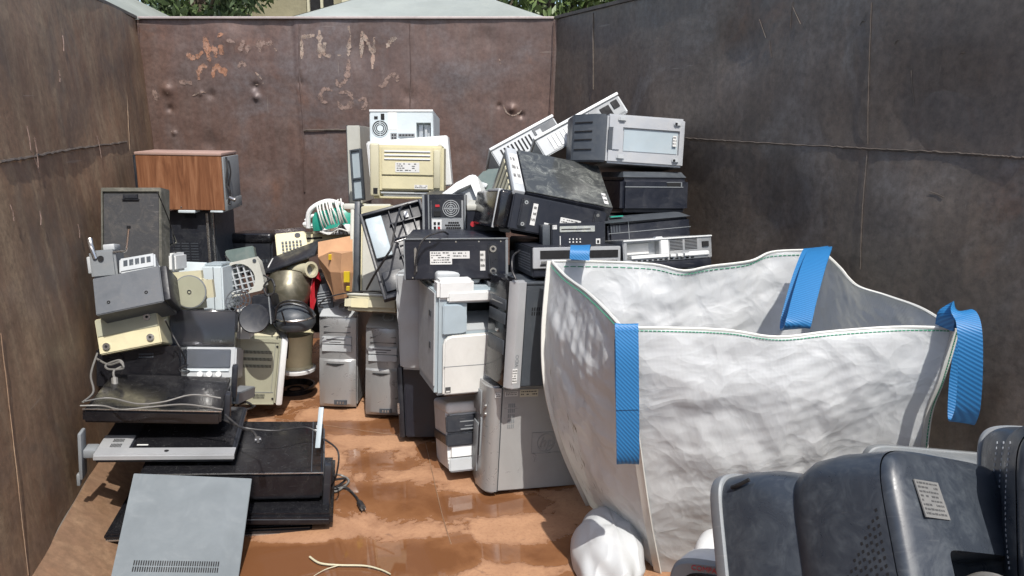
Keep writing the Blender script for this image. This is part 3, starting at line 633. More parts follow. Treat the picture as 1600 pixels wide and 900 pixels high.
# black cabinet behind the glossy set
r, a, h, F, b = boxy('microwave_oven', 'dark box with a knotted grey cord in front, beneath the two-tone beige player', 'appliance', (150, 606), (283, 600), (147, 545), (2.68, 2.72, 2.72), 0.3, 'gloss', 0.006)
add(r, 'vent', 'dgrey', lambda bm: slots(bm, F['front'], 0.5, 0.7, 0.68, 0.85, 8, 2, 0.6, 0.5))
# two-tone beige box with round feet
r, a, h, F, b = boxy('disc_player', 'two-tone beige player tipped up to show three round feet, under the slate grey one', 'player', (156, 555), (253, 536), (146, 500), (2.67, 2.71, 2.71), 0.15, 'cream2', 0.004)
add(r, 'base_panel', 'olive', lambda bm: slab(bm, F['front'], 0.015, 0.50, 0.985, 0.98, -0.001, 0.003, 0.001))
for u, v in ((0.13, 0.2), (0.84, 0.22), (0.84, 0.8)):
    f_ = add(r, 'foot', 'chrome', lambda bm: disc(bm, F['front'], u, v, 0.013, a, h, -0.001, 0.008, 18)); add(f_, 'screw', 'hole', lambda bm: disc(bm, F['front'], u, v, 0.005, a, h, 0.007, 0.0095, 10))
# dark grey player
r, a, h, F, b = boxy('disc_player', 'slate grey metal player with two screws, tilted above the two-tone beige one', 'player', (150, 493), (256, 471), (137, 437), (2.63, 2.68, 2.70), 0.15, 'slab', 0.003)
for o_ in (b,): o_.data.materials[0] = plastic('slate_painted_steel', (0.075, 0.085, 0.10), 0.45, 0.15)
add(r, 'front_bezel', 'black', lambda bm: bx(bm, a+0.002, 0.0, 0.004, a+0.024, 0.13, h-0.004, 0.004))
add(r, 'screw', 'hole', lambda bm: [disc(bm, F['front'], 0.2, 0.28, 0.006, a, h, -0.001, 0.002, 14, 0.003), disc(bm, F['front'], 0.76, 0.34, 0.006, a, h, -0.001, 0.002, 14, 0.003)])
add(r, 'edge_strip', 'lgrey', lambda bm: slab(bm, F['top'], 0.0, 0.05, 1, 0.10, -0.001, 0.002))
# answering machine and display unit
r, a, h, F, b = boxy('answering_machine', 'lumpy grey answering machine with an upright chrome handset, on the slate grey player', 'phone', (143, 436), (184, 432), (142, 392), (2.74, 2.76, 2.76), 0.12, 'grey', 0.008)
add(r, 'handset', 'chrome', lambda bm: tube(bm, spline([(0.022, 0.0, h-0.03), (0.014, 0.0, h+0.01), (0.008, 0.01, h+0.045)], 5), 0.009, 10))
add(r, 'knob', 'hole', lambda bm: disc(bm, F['front'], 0.45, 0.7, 0.01, a, h, -0.001, 0.006, 14))
add(r, 'lug', 'lgrey', lambda bm: (bx(bm, 0.045, 0.02, h-0.004, 0.085, 0.1, h+0.02, 0.004), bx(bm, -0.012, 0.01, 0.02, 0.002, 0.08, h-0.02, 0.004)))
r, a, h, F, b = boxy('clock_radio', 'small silver clock radio with a dark display lying below the large speaker box', 'radio', (186, 426), (243, 416), (181, 404), (2.72, 2.76, 2.78), 0.12, 'lgrey', 0.006)
add(r, 'display', 'label', lambda bm: slab(bm, F['top'], 0.08, 0.15, 0.62, 0.85, -0.001, 0.003))
add(r, 'screen', 'gloss', lambda bm: slab(bm, F['top'], 0.62, 0.15, 0.95, 0.85, -0.001, 0.004))
add(r, 'button', 'dgrey', lambda bm: slots(bm, F['front'], 0.1, 0.3, 0.9, 0.8, 5, 1, 0.7, 0.8))
# large speaker cabinets
r, a, h, F, b = boxy('speaker_cabinet', 'large speaker cabinet with dark cloth front, latch and weathered board sides', 'speaker', (158, 424), (252, 424), (164, 293), (2.95, 2.95, 3.02), 0.08, 'woodedge', 0.003, {'front': (0.03, 0.02, 0.97, 0.955, 0.014)})
add(r, 'grille', 'grille', lambda bm: slab(bm, F['front'], 0.04, 0.03, 0.96, 0.93, -0.0135, -0.004, 0.002))
add(r, 'latch', 'black', lambda bm: (slab(bm, F['front'], 0.38, 0.87, 0.62, 0.92, -0.004, 0.006, 0.001), slab(bm, F['front'], 0.36, 0.855, 0.64, 0.865, -0.004, 0.004)))
r, a, h, F, b = boxy('speaker_cabinet', 'narrow speaker cabinet tilted behind the large one, a thin wire over its dark side', 'speaker', (254, 392), (278, 380), (256, 306), (3.10, 3.16, 3.12), 0.16, 'woodedge', 0.003, {'front': (0.06, 0.03, 0.94, 0.97, 0.01)})
add(r, 'grille', 'dgrey', lambda bm: slab(bm, F['front'], 0.08, 0.05, 0.92, 0.95, -0.0095, -0.004))
# antenna prop in front
Mx, w_, h_ = fit((188, 392), (200, 392), (188, 352), 2.78); r = thing('rod_antenna', 'bent chrome rod antenna standing in front of the large speaker cabinet', 'antenna', Mx)
add(r, 'rod', 'chrome', lambda bm: tube(bm, spline([(-0.03, 0, -0.005), (0.0, 0, -0.002), (0.020, 0, 0.0), (0.028, 0, 0.03), (0.040, 0, 0.085)], 6), 0.0042, 8))
add(r, 'tip', 'hole', lambda bm: tube(bm, [(0.040, 0, 0.083), (0.0415, 0, 0.093)], 0.007, 10))
# wood veneer box
r, a, h, F, b = boxy('wooden_radiogram', 'wood veneer cased audio set on the black vented cabinet, cords hanging at one end', 'audio set', (219, 327), (351, 329), (218, 242), (3.55, 3.55, 3.55), 0.20, 'wood', 0.002)
add(r, 'top_board', 'oldpink', lambda bm: bx(bm, -0.003, -0.003, h+0.001, a+0.002, 0.20, h+0.014, 0.002))
add(r, 'side_board', 'black', lambda bm: bx(bm, -0.012, 0.0, 0.0, -0.001, 0.20, h, 0.002))
add(r, 'back_frame', 'grey', lambda bm: (bx(bm, a+0.001, 0.0, 0.0, a+0.010, 0.20, h-0.004, 0.003), bx(bm, a+0.010, 0.0, 0.0, a+0.014, 0.2, 0.05, 0.002)))
add(r, 'edge_strip', 'bwhite', lambda bm: (bx(bm, a*0.45, -0.004, -0.014, a*0.65, 0.2, -0.001, 0.003), bx(bm, a*0.83, -0.004, -0.010, a*0.98, 0.2, -0.001, 0.003)))
add(r, 'cord', 'cable', lambda bm: (tube(bm, spline([(a+0.02, 0.01, h-0.005), (a+0.026, 0.0, h-0.06), (a+0.018, 0.0, h*0.5), (a+0.03, 0, h*0.35), (a+0.022, 0.0, h*0.15), (a+0.03, 0, 0.03)], 7), 0.005, 7),
    tube(bm, spline([(a+0.026, 0.02, h-0.02), (a+0.032, 0.02, h*0.7), (a+0.02, 0.02, h*0.45), (a+0.034, 0.01, h*0.25)], 7), 0.004, 7)))
add(r, 'plug', 'chrome', lambda bm: tube(bm, [(a+0.028, 0, 0.06), (a+0.05, -0.01, 0.052), (a+0.056, -0.01, 0.05)], 0.009, 8))
add(r, 'screw', 'chrome', lambda bm: disc(bm, F['front'], 0.49, 0.05, 0.004, a, h, -0.001, 0.002, 10))
# black vented cabinet
r, a, h, F, b = boxy('stereo_cabinet', 'tall black cabinet with vents and chrome strips under the wood veneer set', 'cabinet', (270, 470), (336, 470), (273, 330), (3.58, 3.58, 3.6), 0.32, 'black', 0.004)
add(r, 'vent', 'dgrey', lambda bm: slots(bm, F['front'], 0.08, 0.42, 0.72, 0.66, 3, 8, 0.8, 0.35))
add(r, 'trim', 'chrome', lambda bm: (slab(bm, F['front'], 0.93, 0.0, 0.985, 0.98, -0.001, 0.007, 0.002), slab(bm, F['right'], 0.10, 0.0, 0.13, 0.98, -0.001, 0.006)))
add(r, 'side_panel', 'dgrey', lambda bm: slab(bm, F['right'], 0.18, 0.02, 0.98, 0.98, -0.001, 0.004))
add(r, 'bracket', 'hole', lambda bm: slab(bm, F['front'], 0.45, 0.93, 0.7, 0.97, -0.001, 0.008))
# round cream speaker / radio
r, a, h, F, b = boxy('cassette_radio', 'rounded cream radio with a big disc grille and a tangle of black knobs', 'radio', (252, 488), (330, 482), (252, 428), (2.95, 2.95, 2.97), 0.10, 'cream', 0.040, seg=5)
add(r, 'grille', 'olive', lambda bm: disc(bm, F['front'], 0.62, 0.48, 0.062, a, h, -0.001, 0.006, 32))
add(r, 'disc_ring', 'grey', lambda bm: disc(bm, F['front'], 0.62, 0.48, 0.066, a, h, -0.001, 0.004, 32, 0.060))
add(r, 'badge', 'chrome', lambda bm: disc(bm, F['front'], 0.62, 0.48, 0.009, a, h, 0.005, 0.008, 16, 0.005))
add(r, 'side_band', 'lgrey', lambda bm: slab(bm, F['front'], -0.01, 0.1, 0.16, 0.9, -0.002, 0.012, 0.003))
for k, (u, v) in enumerate(((0.10, 0.75), (0.17, 0.66), (0.08, 0.58), (0.15, 0.5), (0.09, 0.3), (0.2, 0.2), (0.24, 0.58))):
    add(r, 'knob', 'chrome' if k > 4 else 'black', lambda bm: disc(bm, F['front'], u, v, 0.011, a, h, 0.008, 0.028, 12))
# light printer behind
r, a, h, F, b = boxy('inkjet_printer', 'pale blue-grey printer standing on end behind the round cream radio', 'printer', (318, 486), (350, 486), (321, 416), (3.15, 3.15, 3.17), 0.2, 'bwhite', 0.006)
add(r, 'seam', 'dgrey', lambda bm: slab(bm, F['front'], 0.55, 0.02, 0.58, 0.98, -0.001, 0.0012))
add(r, 'top_lip', 'mfp', lambda bm: slab(bm, F['top'], 0.1, 0.05, 0.95, 0.6, -0.001, 0.01, 0.003))
r, a, h, F, b = boxy('paper_tray', 'white plastic paper tray wedged between the speaker cabinets and the pale printer', 'tray', (276, 428), (322, 430), (277, 408), (3.2, 3.2, 3.22), 0.16, 'bwhite', 0.004, {'top': (0.08, 0.1, 0.92, 0.92, 0.01)})
r, a, h, F, b = boxy('white_console', 'upright white plastic device with rounded edges beside the large speaker cabinet', 'console', (260, 425), (274, 425), (261, 396), (3.02, 3.02, 3.03), 0.12, 'white', 0.010)
add(r, 'edge_strip', 'grey', lambda bm: slab(bm, F['front'], 0.7, 0.05, 0.9, 0.95, -0.001, 0.003))
# record player with smoked lid
r, a, h, F, b = boxy('record_player', 'silver record player with a smoked lid and three knobs along its front', 'record player', (256, 592), (368, 592), (258, 541), (2.78, 2.84, 2.82), 0.30, 'lgrey', 0.006)
add(r, 'window', 'smoke', lambda bm: slab(bm, F['front'], 0.30, 0.35, 0.92, 0.92, -0.001, 0.006, 0.002))
add(r, 'front_strip', 'bwhite', lambda bm: (slab(bm, F['front'], 0.03, 0.08, 0.24, 0.9, -0.001, 0.005, 0.002), slab(bm, F['front'], 0.28, 0.24, 0.9, 0.29, -0.001, 0.006)))
for u in (0.5, 0.63, 0.76): add(r, 'knob', 'white', lambda bm: disc(bm, F['front'], u, 0.15, 0.011, a, h, -0.001, 0.014, 14))
lid = add(r, 'dust_cover', 'smoke', lambda bm: None) if False else None
bm = bmesh.new(); cz = h+0.003
bx(bm, 0.01, 0.0, cz, a-0.01, 0.004, cz+0.135, 0.001); bx(bm, 0.01, 0.005, cz+0.136, a-0.01, 0.26, cz+0.140, 0.001); bx(bm, 0.01, 0.005, cz, 0.014, 0.26, cz+0.135, 0.001); bx(bm, a-0.014, 0.005, cz, a-0.010, 0.26, cz+0.135, 0.001)
link('dust_cover', bm, M['smoke'], r)
pl = add(r, 'platter', 'dgrey', lambda bm: lathe(bm, [(0, cz+0.001), (0.10, cz+0.001), (0.10, cz+0.02), (0, cz+0.02)], 30, Matrix.Translation((a*0.42, 0.135, 0))))
add(r, 'tonearm', 'chrome', lambda bm: tube(bm, spline([(a*0.8, 0.22, cz+0.03), (a*0.74, 0.12, cz+0.035), (a*0.6, 0.06, cz+0.03)], 5), 0.004, 7))
# white booklet and black disc etc.
r, a, h, F, b = boxy('paper_box', 'narrow white printed carton standing just past the smoked record player lid', 'carton', (374, 530), (390, 530), (375, 484), (3.1, 3.1, 3.1), 0.06, 'label', 0.001)
add(r, 'print', 'grey', lambda bm: slots(bm, F['front'], 0.15, 0.6, 0.85, 0.95, 1, 5, 0.9, 0.35))
# olive-beige monitor
r, a, h, F, b = boxy('crt_monitor', 'boxy olive beige monitor on the floor, its vented back to the viewer', 'monitor', (354, 634), (430, 634), (357, 524), (3.12, 3.20, 3.14), 0.33, 'olive', 0.010, {'front': (0.02, 0.02, 0.96, 0.92, 0.004)})
add(r, 'vent', 'hole', lambda bm: [slots(bm, F['front'], 0.18, v, 0.84, v+0.045, 24, 2, 0.5, 0.8, -0.0045, -0.002) for v in (0.75, 0.65, 0.55)], 0)
add(r, 'vent', 'hole', lambda bm: slots(bm, F['front'], 0.52, 0.10, 0.76, 0.17, 9, 2, 0.5, 0.8, -0.0045, -0.002), 0)
add(r, 'seam', 'grey', lambda bm: (slab(bm, F['front'], 0.05, 0.19, 0.93, 0.196, -0.0045, -0.002), slab(bm, F['front'], 0.885, 0.19, 0.89, 0.9, -0.0045, -0.002)))
add(r, 'screw', 'hole', lambda bm: [disc(bm, F['front'], u, v, 0.005, a, h, -0.0045, -0.001, 10) for u, v in ((0.93, 0.86), (0.93, 0.1))])
add(r, 'sunlit_side', 'white', lambda bm: bx(bm, a+0.002, 0.0, 0.0, a+0.03, 0.33, h*0.985, 0.008))  # white plate paints the brightness of the side that faces the sun
add(r, 'top_cover', 'cream', lambda bm: poly(bm, [(0.01, 0.01, h+0.001), (a-0.005, 0.01, h+0.001), (a-0.03, 0.07, h+0.035), (0.03, 0.07, h+0.035)], (0, 0.2, 0)))

# ================================================================== HEAP AT THE BACK
r, a, h, F, b = boxy('inkjet_printer', 'small black printer with a glossy rounded lid next to the black vented cabinet', 'printer', (360, 430), (427, 430), (360, 366), (3.85, 3.85, 3.87), 0.28, 'black', 0.012, seg=3)
add(r, 'lid', 'gloss', lambda bm: bx(bm, -0.002, -0.008, h-0.05, a+0.002, 0.25, h+0.006, 0.018, 4))
add(r, 'button', 'dgrey', lambda bm: slots(bm, F['front'], 0.75, 0.3, 0.9, 0.4, 2, 1, 0.6, 0.8))
r, a, h, F, b = boxy('fax_machine', 'yellowed cream fax machine with a grid of dark number keys propped up in the heap', 'fax machine', (433, 402), (482, 397), (436, 364), (3.62, 3.66, 3.72), 0.12, 'cream2', 0.005)
add(r, 'key', 'dgrey', lambda bm: slots(bm, F['front'], 0.16, 0.08, 0.85, 0.62, 6, 4, 0.6, 0.6, -0.001, 0.006))
add(r, 'button', 'black', lambda bm: disc(bm, F['front'], 0.72, 0.82, 0.014, a, h, -0.001, 0.004, 16))
add(r, 'paper_guide', 'clear', lambda bm: bx(bm, 0.0, 0.03, h+0.002, a, 0.035, h+0.045, 0.001))
r, a, h, F, b = boxy('flat_scanner', 'flat cream scanner laid level behind the cardboard box, yellowed along its front', 'scanner', (476, 388), (556, 384), (477, 366), (3.72, 3.74, 3.74), 0.3, 'cream2', 0.005)
add(r, 'slot', 'hole', lambda bm: slab(bm, F['front'], 0.02, 0.62, 0.35, 0.75, -0.001, 0.0015))
add(r, 'lid', 'cream', lambda bm: bx(bm, 0.002, 0.004, h+0.001, a-0.002, 0.29, h+0.012, 0.003))
r, a, h, F, b = boxy('paper_feeder', 'green-grey plastic feeder tilted up behind the fan housing', 'panel', (356, 418), (400, 410), (348, 392), (3.42, 3.44, 3.44), 0.05, 'greengrey', 0.004)
# fan housing with a ribbed round opening
Mx, a, h = fit((356, 466), (416, 452), (353, 412), 3.25, 3.27, 3.27); r = thing('fan_housing', 'grey plastic fan housing tilted forward, its half-round opening crossed by a ribbed grid', 'housing', Mx)
F = faces_of(a, 0.07, h)
def fan_body(bm):
    n = 26; R0 = min(a, h)*0.46; c = (a*0.40, h*0.47)
    rim = [(c[0]+R0*math.cos(6.28318*k/n), c[1]+R0*math.sin(6.28318*k/n)) for k in range(n)]
    def sq(x, y):
        dx, dy = x-c[0], y-c[1]; t = min([abs(v) for v in ((a-c[0])/dx if dx > 1e-6 else 1e9, -c[0]/dx if dx < -1e-6 else 1e9, (h-c[1])/dy if dy > 1e-6 else 1e9, -c[1]/dy if dy < -1e-6 else 1e9)])
        return (c[0]+dx*t, c[1]+dy*t)
    V = [[bm.verts.new((x, y0, z)) for x, z in ring] for ring, y0 in (([sq(*p) for p in rim], 0), (rim, 0), (rim, 0.06), ([sq(*p) for p in rim], 0.06))]
    for A, B in ((V[0], V[1]), (V[1], V[2]), (V[2], V[3]), (V[3], V[0])):
        for k in range(n): bm.faces.new((A[k], A[(k+1) % n], B[(k+1) % n], B[k]))
add(r, 'casing', 'beige', fan_body)
add(r, 'grid', 'lgrey', lambda bm: ([bx(bm, a*0.08+k*a*0.155, 0.012, h*0.07, a*0.08+k*a*0.155+0.006, 0.05, h*0.88, 0.001) for k in range(1, 5)], [bx(bm, a*0.04, 0.014, h*(0.12+k*0.17), a*0.76, 0.048, h*(0.12+k*0.17)+0.005, 0.001) for k in range(5)]))
add(r, 'mount', 'dgrey', lambda bm: disc(bm, F['front'], 0.9, 0.9, 0.008, a, h, -0.001, 0.004, 12))
# black panel
Mx, a, h = fit((416, 424), (492, 396), (419, 404), 3.40, 3.42, 3.62); r = thing('equipment_cover', 'black plastic cover slanting up over the steel bowl and the dryer', 'panel', Mx)
add(r, 'panel', 'black', lambda bm: bx(bm, 0, 0, 0, a, 0.012, h, 0.003)); add(r, 'edge_strip', 'white', lambda bm: bx(bm, -0.02, 0.01, h*0.5, a*0.45, 0.03, h+0.02, 0.003))
# steel bowl
def lathe_thing(name, label, cat, px, py, Y, prof, part, mat, rot=(0, 0, 0), n=32):
    r = thing(name, label, cat, Matrix.Translation(P(px, py, Y)) @ Matrix.Rotation(rot[2], 4, 'Z') @ Matrix.Rotation(rot[1], 4, 'Y') @ Matrix.Rotation(rot[0], 4, 'X')); bm = bmesh.new(); lathe(bm, prof, n); link(part, bm, M[mat], r); return r
r = lathe_thing('steel_pot', 'dull bronze metal pot on its side with shade painted inside, under the black cover', 'pot', 452, 458, 3.40, [(0.0, -0.085), (0.05, -0.082), (0.085, -0.05), (0.098, 0.0), (0.100, 0.06), (0.104, 0.062), (0.096, 0.058), (0.092, 0.0), (0.075, -0.05), (0.0, -0.07)], 'bowl', 'bronze', (R(-42), R(14), R(20)))
add(r, 'inner_shade', 'dgrey', lambda bm: lathe(bm, [(0.0, -0.062), (0.07, -0.045), (0.089, 0.0), (0.090, 0.02), (0.086, 0.0), (0.0, -0.05)]))  # dark lining puts the shade inside the pot into its colour
r = lathe_thing('hair_dryer', 'cream hair dryer nozzle pointing out between the steel pot and the red appliance', 'dryer', 478, 422, 3.42, [(0.0, -0.10), (0.03, -0.10), (0.034, -0.04), (0.030, 0.01), (0.037, 0.03), (0.037, 0.04), (0.026, 0.04), (0.024, 0.0), (0.0, -0.01)], 'barrel', 'cream', (R(80), 0, R(55)))
add(r, 'inlet', 'grey', lambda bm: lathe(bm, [(0.0, -0.004), (0.024, 0.002), (0.024, 0.012), (0.0, 0.010)]))
# red appliance
Mx, a, h = fit((486, 470), (512, 466), (490, 424), 3.36, 3.38, 3.4); r = thing('vacuum_cleaner', 'red plastic vacuum part with a grey vent wedged against the cardboard box', 'appliance', Mx)
def redb(bm):
    V = [bm.verts.new(p) for p in ((0.0, 0, -0.05), (a*0.3, 0, 0.0), (a*0.45, 0, h*0.75), (a*0.8, 0.02, h*0.6), (a*0.75, 0.03, h), (a*0.35, 0.03, h*0.92), (0.0, 0.03, h*0.3), (-0.01, 0.03, -0.04))]
    f = bm.faces.new(V); e = bmesh.ops.extrude_face_region(bm, geom=[f]); bmesh.ops.translate(bm, verts=[v for v in e['geom'] if isinstance(v, bmesh.types.BMVert)], vec=(0, 0.08, 0))
    bmesh.ops.bevel(bm, geom=bm.edges[:], offset=0.004, segments=2, affect='EDGES')
add(r, 'hood', 'red', redb)
add(r, 'body', 'dgrey', lambda bm: bx(bm, a*0.32, 0.03, -0.06, a*1.3, 0.12, h*0.55, 0.006)); add(r, 'vent', 'grey', lambda bm: [bx(bm, a*0.4, 0.022, -0.02+k*0.012, a*1.15, 0.0295, -0.014+k*0.012) for k in range(5)])
# crumpled carton
Mx, a, h = fit((524, 472), (548, 462), (499, 376), 3.30, 3.26, 3.42); r = thing('cardboard_box', 'crumpled brown cardboard box with yellow stickers standing on end in the heap', 'box', Matrix.Translation(P(522, 470, 3.32)))
ref = P(522, 470, 3.32)
def cardb(bm):
    def q(px, py, Y): return bm.verts.new(P(px, py, Y)-ref)
    A = [q(497, 378, 3.42), q(551, 368, 3.42), q(551, 392, 3.36), q(497, 402, 3.36)]
    B = [q(499, 412, 3.34), q(517, 394, 3.28), q(553, 396, 3.26)]
    bm.faces.new(A)
    m1 = q(499, 413, 3.38); m2 = q(516, 425, 3.28); m3 = q(534, 396, 3.25); m4 = q(532, 426, 3.24); m5 = q(552, 426, 3.28); m6 = q(511, 430, 3.34); m7 = q(523, 468, 3.30); m8 = q(538, 466, 3.27); m9 = q(549, 462, 3.30); t0 = q(517, 393, 3.30); t2 = q(551, 393, 3.28)
    for f in ((A[3], t0, m2, m1), (A[3], A[2], t2, m3, t0), (t0, m3, m4, m2), (m3, t2, m5, m4), (m1, m2, m6), (m6, m2, m4, m8, m7), (m4, m5, m9, m8)): bm.faces.new(f)
    bk = [q(497, 378, 3.56), q(551, 368, 3.56), q(549, 462, 3.46), q(523, 468, 3.46)]
    bm.faces.new((A[1], A[0], bk[0], bk[1])); bm.faces.new((A[0], A[3], m1, m6, m7, bk[3], bk[0])); bm.faces.new((A[1], bk[1], bk[2], m9, m5, t2, A[2])); bm.faces.new((m7, m8, m9, bk[2], bk[3])); bm.faces.new(bk)
    for x in B: bm.verts.remove(x)
bm = bmesh.new(); cardb(bm); link('carton', bm, M['card'], r, 0)
for k, (x0, y0, x1, y1) in enumerate(((537, 425, 546, 441), (541, 448, 546, 454), (513, 398, 518, 406))):
    bm = bmesh.new(); Yk = 3.235 if k < 2 else 3.27; poly(bm, [P(x0, y1, Yk)-ref, P(x1, y1, Yk+0.02)-ref, P(x1, y0, Yk+0.02)-ref, P(x0, y0, Yk)-ref], (0, 0.012, 0)); link('sticker', bm, M['yellow'], r, 0)
# iron with its coiled white cord
Mi = Matrix.Translation(P(528, 352, 3.72)) @ Matrix.Rotation(R(10), 4, 'Z') @ Matrix.Rotation(R(-12), 4, 'Y'); r = thing('clothes_iron', 'teal and white clothes iron on top of the heap, wrapped in its white cord', 'iron', Mi)
def ironb(bm):
    prof = [(-0.12, 0.0), (-0.09, 0.035), (-0.03, 0.055), (0.05, 0.052), (0.10, 0.032), (0.125, 0.0)]; rings = []
    for z, k in ((0, 1.0), (0.03, 0.95), (0.06, 0.75), (0.085, 0.4)):
        rings.append([bm.verts.new((x*(0.6+0.4*k), y*k, z)) for x, y in prof]+[bm.verts.new((x*(0.6+0.4*k), -y*k, z)) for x, y in prof[-2:0:-1]])
    for A, B in zip(rings, rings[1:]):
        for k in range(len(A)): bm.faces.new((A[k], A[(k+1) % len(A)], B[(k+1) % len(A)], B[k]))
    bm.faces.new(rings[0][::-1]); bm.faces.new(rings[-1])
add(r, 'body', 'teal', ironb, 60); add(r, 'soleplate', 'chrome', lambda bm: poly(bm, [(x, y, -0.012) for x, y in ((-0.125, 0), (-0.09, 0.04), (-0.03, 0.058), (0.05, 0.055), (0.13, 0.0), (0.05, -0.055), (-0.03, -0.058), (-0.09, -0.04))], (0, 0, 0.010)))
add(r, 'handle', 'white', lambda bm: tube(bm, spline([(-0.14, 0, 0.02), (-0.11, 0, 0.10), (-0.02, 0, 0.125), (0.05, 0, 0.09)], 6), 0.012, 9))
def coil(bm):
    rnd = random.Random(2); pts = []
    for k in range(90):
        t = k/90*6.28*9; pts.append((-0.075+k/90*0.13+rnd.uniform(-.004, .004), 0.062*math.cos(t)+rnd.uniform(-.004, .004), 0.055+0.066*math.sin(t)))
    tube(bm, spline(pts, 3), 0.0042, 6)
add(r, 'cord', 'wcable', coil)
r, a, h, F, b = boxy('hair_clipper', 'small white hand appliance lying beside the iron against the back wall', 'appliance', (472, 352), (501, 358), (474, 345), (3.72, 3.72, 3.73), 0.05, 'white', 0.006)
add(r, 'handle', 'white', lambda bm: tube(bm, spline([(0.005, 0.02, 0.03), (0.03, 0.02, 0.06), (0.07, 0.02, 0.075)], 6), 0.009, 9))
r, a, h, F, b = boxy('cord_bundle_box', 'white power adapter box amid dark cords just under the iron', 'adapter', (502, 366), (548, 366), (503, 350), (3.66, 3.66, 3.67), 0.08, 'white', 0.005)
add(r, 'cord', 'cable', lambda bm: [tube(bm, spline([(a*0.5+0.02*k, -0.01, 0.0), (a*0.5+0.01*k+0.01, -0.02, 0.02+0.006*k), (a*0.7, -0.012, 0.045), (a*0.9-0.012*k, -0.01, 0.01)], 5), 0.0035, 6) for k in range(4)])
# fan grille and black disc
Mg = Matrix.Translation(P(372, 470, 3.10)) @ Matrix.Rotation(R(62), 4, 'X'); r = thing('round_grille', 'small round black wire grille lying under the fan housing', 'grille', Mg)
add(r, 'mesh', 'dgrey', lambda bm: ([tube(bm, [(rr*math.cos(6.28318*k/28), rr*math.sin(6.28318*k/28), 0) for k in range(29)], 0.0028, 5) for rr in (0.05, 0.034, 0.018)], [tube(bm, [(0.006*math.cos(q*0.524), 0.006*math.sin(q*0.524), 0), (0.05*math.cos(q*0.524+.3), 0.05*math.sin(q*0.524+.3), 0)], 0.002, 5) for q in range(12)]))
Mg = Matrix.Translation(P(398, 498, 3.06)) @ Matrix.Rotation(R(68), 4, 'X') @ Matrix.Rotation(R(10), 4, 'Y'); r = thing('base_disc', 'black round base disc leaning beside the wire grille', 'disc', Mg)
add(r, 'disc', 'black', lambda bm: lathe(bm, [(0, 0), (0.055, 0), (0.062, 0.008), (0.058, 0.014), (0.035, 0.010), (0, 0.010)], 36))
r, a, h, F, b = boxy('black_housing', 'black plastic housing in the shadow beneath the fan housing', 'housing', (396, 508), (426, 506), (396, 462), (3.18, 3.18, 3.2), 0.14, 'black', 0.006)
add(r, 'trim', 'grey', lambda bm: slab(bm, F['front'], 0.9, 0, 0.96, 1, -0.001, 0.003))
# vacuum canister, kettle, bucket, dish
r = lathe_thing('rice_cooker', 'domed dark grey cooker lid with a looped cord standing on the cream bucket', 'cooker', 462, 512, 3.28, [(0, 0), (0.075, 0), (0.088, 0.02), (0.088, 0.055), (0.08, 0.075), (0.05, 0.098), (0.0, 0.106)], 'body', 'dgrey')
add(r, 'band', 'chrome', lambda bm: lathe(bm, [(0.0885, 0.05), (0.091, 0.054), (0.0885, 0.058)]))
add(r, 'handle', 'black', lambda bm: tube(bm, spline([(-0.085, -0.02, 0.04), (-0.07, -0.05, 0.10), (0, -0.06, 0.125), (0.07, -0.05, 0.10), (0.085, -0.02, 0.05)], 7), 0.006, 8))
r = lathe_thing('cream_bucket', 'cream plastic food processor bowl standing on the floor under the domed cooker', 'bowl', 466, 581, 3.42, [(0, 0), (0.060, 0), (0.072, 0.01), (0.070, 0.03), (0.064, 0.04), (0.078, 0.17), (0.082, 0.19), (0.074, 0.19), (0.0, 0.18)], 'bowl', 'cream2')
add(r, 'base_ring', 'white', lambda bm: lathe(bm, [(0.073, 0.004), (0.080, 0.008), (0.082, 0.022), (0.073, 0.028)]))
r = lathe_thing('black_dish', 'black ring-shaped plastic dish on the floor between the monitor and the silver towers', 'dish', 462, 616, 3.58, [(0, 0), (0.075, 0), (0.095, 0.02), (0.098, 0.05), (0.088, 0.052), (0.07, 0.02), (0.045, 0.018), (0.04, 0.03), (0.03, 0.03), (0.028, 0.016), (0, 0.016)], 'dish', 'gloss')
# added dark cases that fill the shaded gaps under the heap
for lab, bl, br, tl, Y, d in (('added black case filling the shaded gap under the back heap', (385, 560), (448, 560), (385, 500), (3.75, 3.75, 3.75), 0.3),
        ('added black case filling the shaded gap behind the steel pot and the red vacuum part', (420, 520), (500, 520), (420, 440), (3.6, 3.6, 3.6), 0.3),
        ('added dark case filling the gap behind the record player near the back wall', (276, 560), (345, 560), (276, 480), (3.4, 3.4, 3.4), 0.25)):
    r, a, h, F, b = boxy('computer_case', lab, 'computer', bl, br, tl, Y, d, 'black', 0.005); add(r, 'vent', 'dgrey', lambda bm: slots(bm, F['front'], 0.2, 0.3, 0.8, 0.7, 6, 3, 0.6, 0.5))
# cords on the left pile
cable('power_cord', [(68+60, 628, 2.30), (170, 622, 2.36), (215, 631, 2.33), (255, 628, 2.34), (300, 617, 2.38), (345, 622, 2.40)], 'gcable', 'grey cord crossing the glossy television, upper of the two', 0.0027)
cable('power_cord', [(125, 634, 2.28), (160, 634, 2.30), (190, 640, 2.27), (235, 636, 2.29), (290, 632, 2.30), (348, 640, 2.29)], 'gcable', 'grey cord crossing the glossy television, lower of the two', 0.0027)
cable('power_cord', [(152, 552, 2.62), (142, 585, 2.52), (146, 612, 2.4), (130, 628, 2.3)], 'gcable', 'pale cord running down to the glossy television from beside the two-tone player', 0.0035)
cable('power_cord', [(150, 560, 2.66), (170, 570, 2.60), (188, 566, 2.58), (192, 576, 2.57), (170, 577, 2.58), (166, 570, 2.6), (186, 563, 2.6), (192, 571, 2.59), (178, 580, 2.57), (179, 592, 2.55)], 'gcable', 'knotted grey cord bundle in front of the dark box', 0.004, plug=True)
